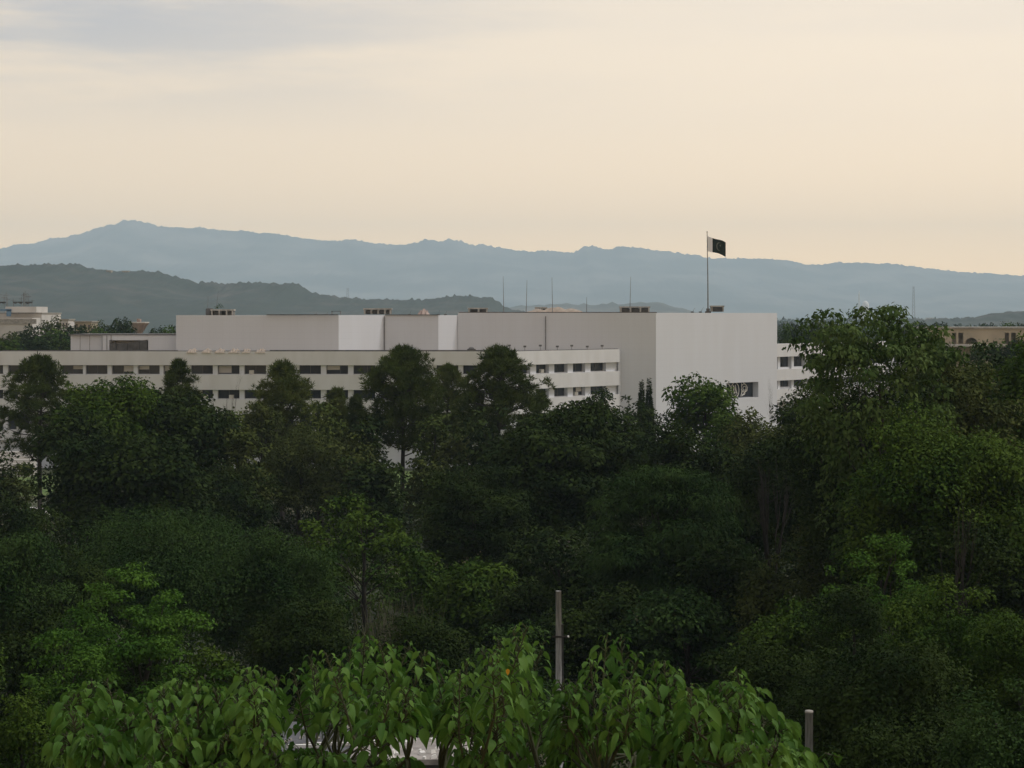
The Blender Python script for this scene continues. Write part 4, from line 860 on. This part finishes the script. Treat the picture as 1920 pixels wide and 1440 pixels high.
def fg_tree(label, xa, xb, seed, nsprig):
    rng = np.random.default_rng(seed); xm = (xa+xb)/2; d0 = 15.0; gz = ground_z(15)
    root = thing('large_leaved_tree', label, 'tree', (PX(xm, d0), d0, gz), 'large-leaved foreground trees'); o0 = np.array([PX(xm, d0), d0, gz])
    tips = []; x = xa+6
    while x < xb:
        tips.append((x, float(np.interp(x, ex, ey))+rng.uniform(4, 16), rng.uniform(13.8, 16))); x += rng.uniform(20, 34)
    while len(tips) < nsprig:
        x = rng.uniform(xa-10, xb+10); e = float(np.interp(x, ex, ey)); y = e+rng.uniform(25, 1560-e)
        if 500 < x < 670 and 1280 < y < 1425 and rng.random() < .86: continue
        if 650 < x < 910 and 1340 < y < 1460 and rng.random() < .8: continue
        if 1030 < x < 1070 and y < 1310: continue
        tips.append((x, y, rng.uniform(13, 17.5)))
    if xa < 1050 < xb: tips += [(1040+8*j_ % 30, 1318+16*j_, 14.2+.2*j_) for j_ in range(8)]
    B = []; A = []; N = []; LL = []; wood = MB(); twig = MB()
    # limbs from a trunk to nodes under the canopy
    mb = wood; tz = PZ(1560, d0)-gz; mb.tube([(0, 0, -.3), (.1, 0, tz*.35), (-.05, 0, tz*.7), (0, 0, tz)], [.16, .13, .10, .08], 9)
    nodes = []
    for i in range(8):
        xx = xa+(xb-xa)*(i+.5)/8; q = np.array(P(xx, 1440+rng.uniform(-50, 30), d0+rng.uniform(-1.2, 1.5)))-o0; nodes.append(q)
        s = np.array([0, 0, tz*rng.uniform(.7, 1.0)]); m1 = s*.5+q*.5+np.array([0, 0, -.12]); mb.tube([s, m1, q], [.06, .045, .022], 7, False)
    for (x, y, dd) in tips:
        T = np.array(P(x, y, dd))-o0; nd_ = nodes[int(np.argmin([np.linalg.norm((q-T)*np.array([1, .6, .3])) for q in nodes]))]
        mid = np.array([T[0]*.75+nd_[0]*.25, T[1]*.75+nd_[1]*.25, T[2]*.55+nd_[2]*.45])+rng.normal(size=3)*.05
        twig.tube([nd_, mid*.55+nd_*.45+rng.normal(size=3)*.03, mid, T-np.array([0, 0, .02])], [.014, .011, .008, .004], 5, False)
        k = int(rng.integers(27, 37)); ph = rng.uniform(0, 6); seg = np.linalg.norm(T-mid); dirs = (T-mid)/max(seg, .01)
        for j in range(k):
            t = j/k; p = T-dirs*min(seg*1.2, .62)*t; a = ph+j*2.4+rng.normal()*.25; rad = np.array([math.cos(a), math.sin(a), .55-.3*t+rng.normal()*.25]); rad /= np.linalg.norm(rad)
            pl = (.03+.09*t)*rng.uniform(.7, 1.3); b = p+rad*pl+np.array([0, 0, .02]); twig.tube([p, b], [.004, .003], 4, False)
            ax_ = rad*np.array([1, 1, 1])+np.array([0, 0, -.05-.5*t]); B.append(b); A.append(ax_/np.linalg.norm(ax_)); N.append(np.array([0, 0, .8])+rng.normal(size=3)*.6)
            LL.append((.052+.072*min(1, t*2.2))*rng.uniform(.8, 1.25))
    B, A, N, LL = map(np.array, (B, A, N, LL)); N = nrm(N-A*(N*A).sum(1, keepdims=True))
    V, Fc, uv = big_leaves(B, A, N, LL*rng.uniform(.72, 1.38, len(LL)), LL*rng.uniform(.36, .62, len(LL)))
    link('crown', mesh_from('crown', V, Fc, L_big, uv, True), root); wood.build('trunk', twig_m, root, True); twig.build('twigs', twig_m, root, True)
    return root
fg_tree('large-leaved tree at the lower left with drooping bright green leaves', 118, 545, 1, 100)
fg_tree('large-leaved tree in the lower centre, left of the wooden pole', 545, 1045, 2, 108)
fg_tree('large-leaved tree at the lower right, between the two poles', 1044, 1500, 3, 104)
# single orange dead leaf and low sprig by the short pole
V, Fc, uv = big_leaves(np.array([P(952, 1254, 13.5)]), np.array([(0, 0, -1.0)]), np.array([(0.1, -1.0, 0.05)]), np.array([.05]), np.array([.028])); o = link('dead_leaf', mesh_from('dead_leaf', V, Fc, L_yel, uv, True)); tag(o, 'orange dead leaf hanging among the foreground leaves left of the tall pole', 'leaf')
t_ = thing('leafy_sprig', 'lone leafy sprig leaning out right of the shorter pole', 'sprig', P(1545, 1500, 15)); rng = np.random.default_rng(8); B = []; o0 = np.array(P(1545, 1500, 15)); mb = MB(); 
pts = [np.array(P(x, y, 15))-o0 for x, y in ((1500, 1560), (1520, 1460), (1548, 1412), (1575, 1420))]; mb.tube(pts, [.012, .01, .007, .003], 5); mb.build('stem', bark_p, t_, True)
A = []; 
for i in range(12):
    t = i/11; q = pts[1]*(1-t)+pts[3]*t; q = q+np.array([0, 0, .1*math.sin(PI*t)]); B.append(q); a = rng.uniform(0, 6.3); A.append(np.array([math.cos(a), math.sin(a)*.6, -.2]))
A = nrm(np.array(A)); N = nrm(np.array([[0, 0, 1.0]]*12)-A*A[:, 2:3]); V, Fc, uv = big_leaves(np.array(B), A, N, np.full(12, .11), np.full(12, .055)); link('leaves', mesh_from('leaves', V, Fc, L_big, uv, True), t_)

# ------------------------------------------------------------------ haze: one closed box of even air
HAZE = .0000745
m, nt, out = newmat('haze_air'); v = nd(nt, 'ShaderNodeVolumePrincipled'); v.inputs['Color'].default_value = (.69, .87, 1, 1); v.inputs['Density'].default_value = HAZE; v.inputs['Anisotropy'].default_value = .0
nt.links.new(v.outputs[0], out.inputs['Volume'])
mb = MB(); mb.box(-12500, 12500, -60, 21000, -1.6, 1015); hz = mb.build('haze', m); tag(hz, 'pale blue haze filling the air', 'haze', kind='stuff')

# ------------------------------------------------------------------ sky, sun, camera
SUN_EL, SUN_AZ = 54, 80     # degrees; azimuth from +Y towards +X
w = bpy.data.worlds.new('World'); bpy.context.scene.world = w; w.use_nodes = True; nt = w.node_tree; nt.nodes.clear(); L = nt.links
out = nd(nt, 'ShaderNodeOutputWorld'); bg = nd(nt, 'ShaderNodeBackground'); L.new(bg.outputs[0], out.inputs[0]); bg.inputs[1].default_value = .1
sky = nd(nt, 'ShaderNodeTexSky', sky_type='NISHITA', sun_disc=False); sky.sun_elevation = math.radians(SUN_EL); sky.sun_rotation = math.radians(SUN_AZ); sky.dust_density = 4; sky.air_density = 1.5
tc = nd(nt, 'ShaderNodeTexCoord'); sep = nd(nt, 'ShaderNodeSeparateXYZ'); L.new(tc.outputs['Generated'], sep.inputs[0])
ramp = nd(nt, 'ShaderNodeValToRGB'); L.new(sep.outputs[2], ramp.inputs[0]); cr = ramp.color_ramp; cr.interpolation = 'B_SPLINE'
stops = [(0.0, (30, 19.0, 8.0)), (.03, (28.5, 18.2, 8.2)), (.06, (20, 14.2, 8.4)), (.10, (14.9, 11.7, 8.4)), (.17, (12.9, 10.8, 8.5)), (.45, (7.2, 6.9, 6.6)), (1.0, (4.8, 5.3, 6.2))]
while len(cr.elements) < len(stops): cr.elements.new(.5)
for e, (p, c_) in zip(cr.elements, stops): e.position = p; e.color = (*(q/30 for q in c_), 1)
# thin cloud veils, blue-grey gaps
mp = nd(nt, 'ShaderNodeMapping'); mp.inputs['Scale'].default_value = (4, 4, 26); L.new(tc.outputs['Generated'], mp.inputs[0])
nz = nd(nt, 'ShaderNodeTexNoise'); nz.inputs['Scale'].default_value = 1.0; nz.inputs['Detail'].default_value = 6; nz.inputs['Roughness'].default_value = .55; L.new(mp.outputs[0], nz.inputs['Vector'])
def mr(src, a, b, c_=0, d_=1): q = nd(nt, 'ShaderNodeMapRange', interpolation_type='SMOOTHSTEP'); q.inputs[1].default_value = a; q.inputs[2].default_value = b; q.inputs[3].default_value = c_; q.inputs[4].default_value = d_; L.new(src, q.inputs[0]); return q.outputs[0]
def mul(a, b): q = nd(nt, 'ShaderNodeMath', operation='MULTIPLY'); L.new(a, q.inputs[0]); (L.new(b, q.inputs[1]) if not isinstance(b, float) else setattr(q.inputs[1], 'default_value', b)); return q.outputs[0]
fac = mul(mul(mr(nz.outputs[0], .36, .60), mr(sep.outputs[2], .085, .155)), mr(sep.outputs[0], .10, -.25, .12, 1))
mx = nd(nt, 'ShaderNodeMix', data_type='RGBA'); L.new(fac, mx.inputs[0]); L.new(ramp.outputs[0], mx.inputs[6]); mx.inputs[7].default_value = (7.4/30, 7.1/30, 7.3/30, 1)
az = mr(sep.outputs[0], -.3, .25, .86*30, 1.01*30)
az = mul(az, mr(sep.outputs[1], -.4, .7, .85, 1.0))
vm = nd(nt, 'ShaderNodeVectorMath', operation='SCALE'); L.new(mx.outputs[2], vm.inputs[0]); L.new(az, vm.inputs['Scale'])
m2 = nd(nt, 'ShaderNodeMix', data_type='RGBA'); m2.inputs[0].default_value = .12; L.new(vm.outputs[0], m2.inputs[6]); L.new(sky.outputs[0], m2.inputs[7]); L.new(m2.outputs[2], bg.inputs[0])
sl = bpy.data.lights.new('sun', 'SUN'); sl.energy = 2.15; sl.angle = math.radians(9); sl.color = (1, .97, .94); so = bpy.data.objects.new('sun', sl); C.objects.link(so)
e, a = math.radians(SUN_EL), math.radians(SUN_AZ); dv = Vector((math.sin(a)*math.cos(e), math.cos(a)*math.cos(e), math.sin(e))); so.rotation_euler = dv.to_track_quat('Z', 'Y').to_euler(); so.location = (0, 0, 60)
cd = bpy.data.cameras.new('camera'); co = bpy.data.objects.new('camera', cd); C.objects.link(co); co.location = (0, 0, CAMZ); co.rotation_euler = (PI/2, 0, 0)
cd.sensor_width = 36; cd.lens = F/1920*36; cd.shift_y = -(720-HY)/1920; cd.clip_start = .1; cd.clip_end = 40000
sc = bpy.context.scene; sc.camera = co; sc.view_settings.view_transform = 'Standard'; sc.view_settings.look = 'None'; sc.view_settings.exposure = 0; sc.view_settings.gamma = 1
sc.render.engine = 'CYCLES'; sc.cycles.use_denoising = True; sc.cycles.max_bounces = 6; sc.cycles.transparent_max_bounces = 8; sc.cycles.volume_bounces = 1
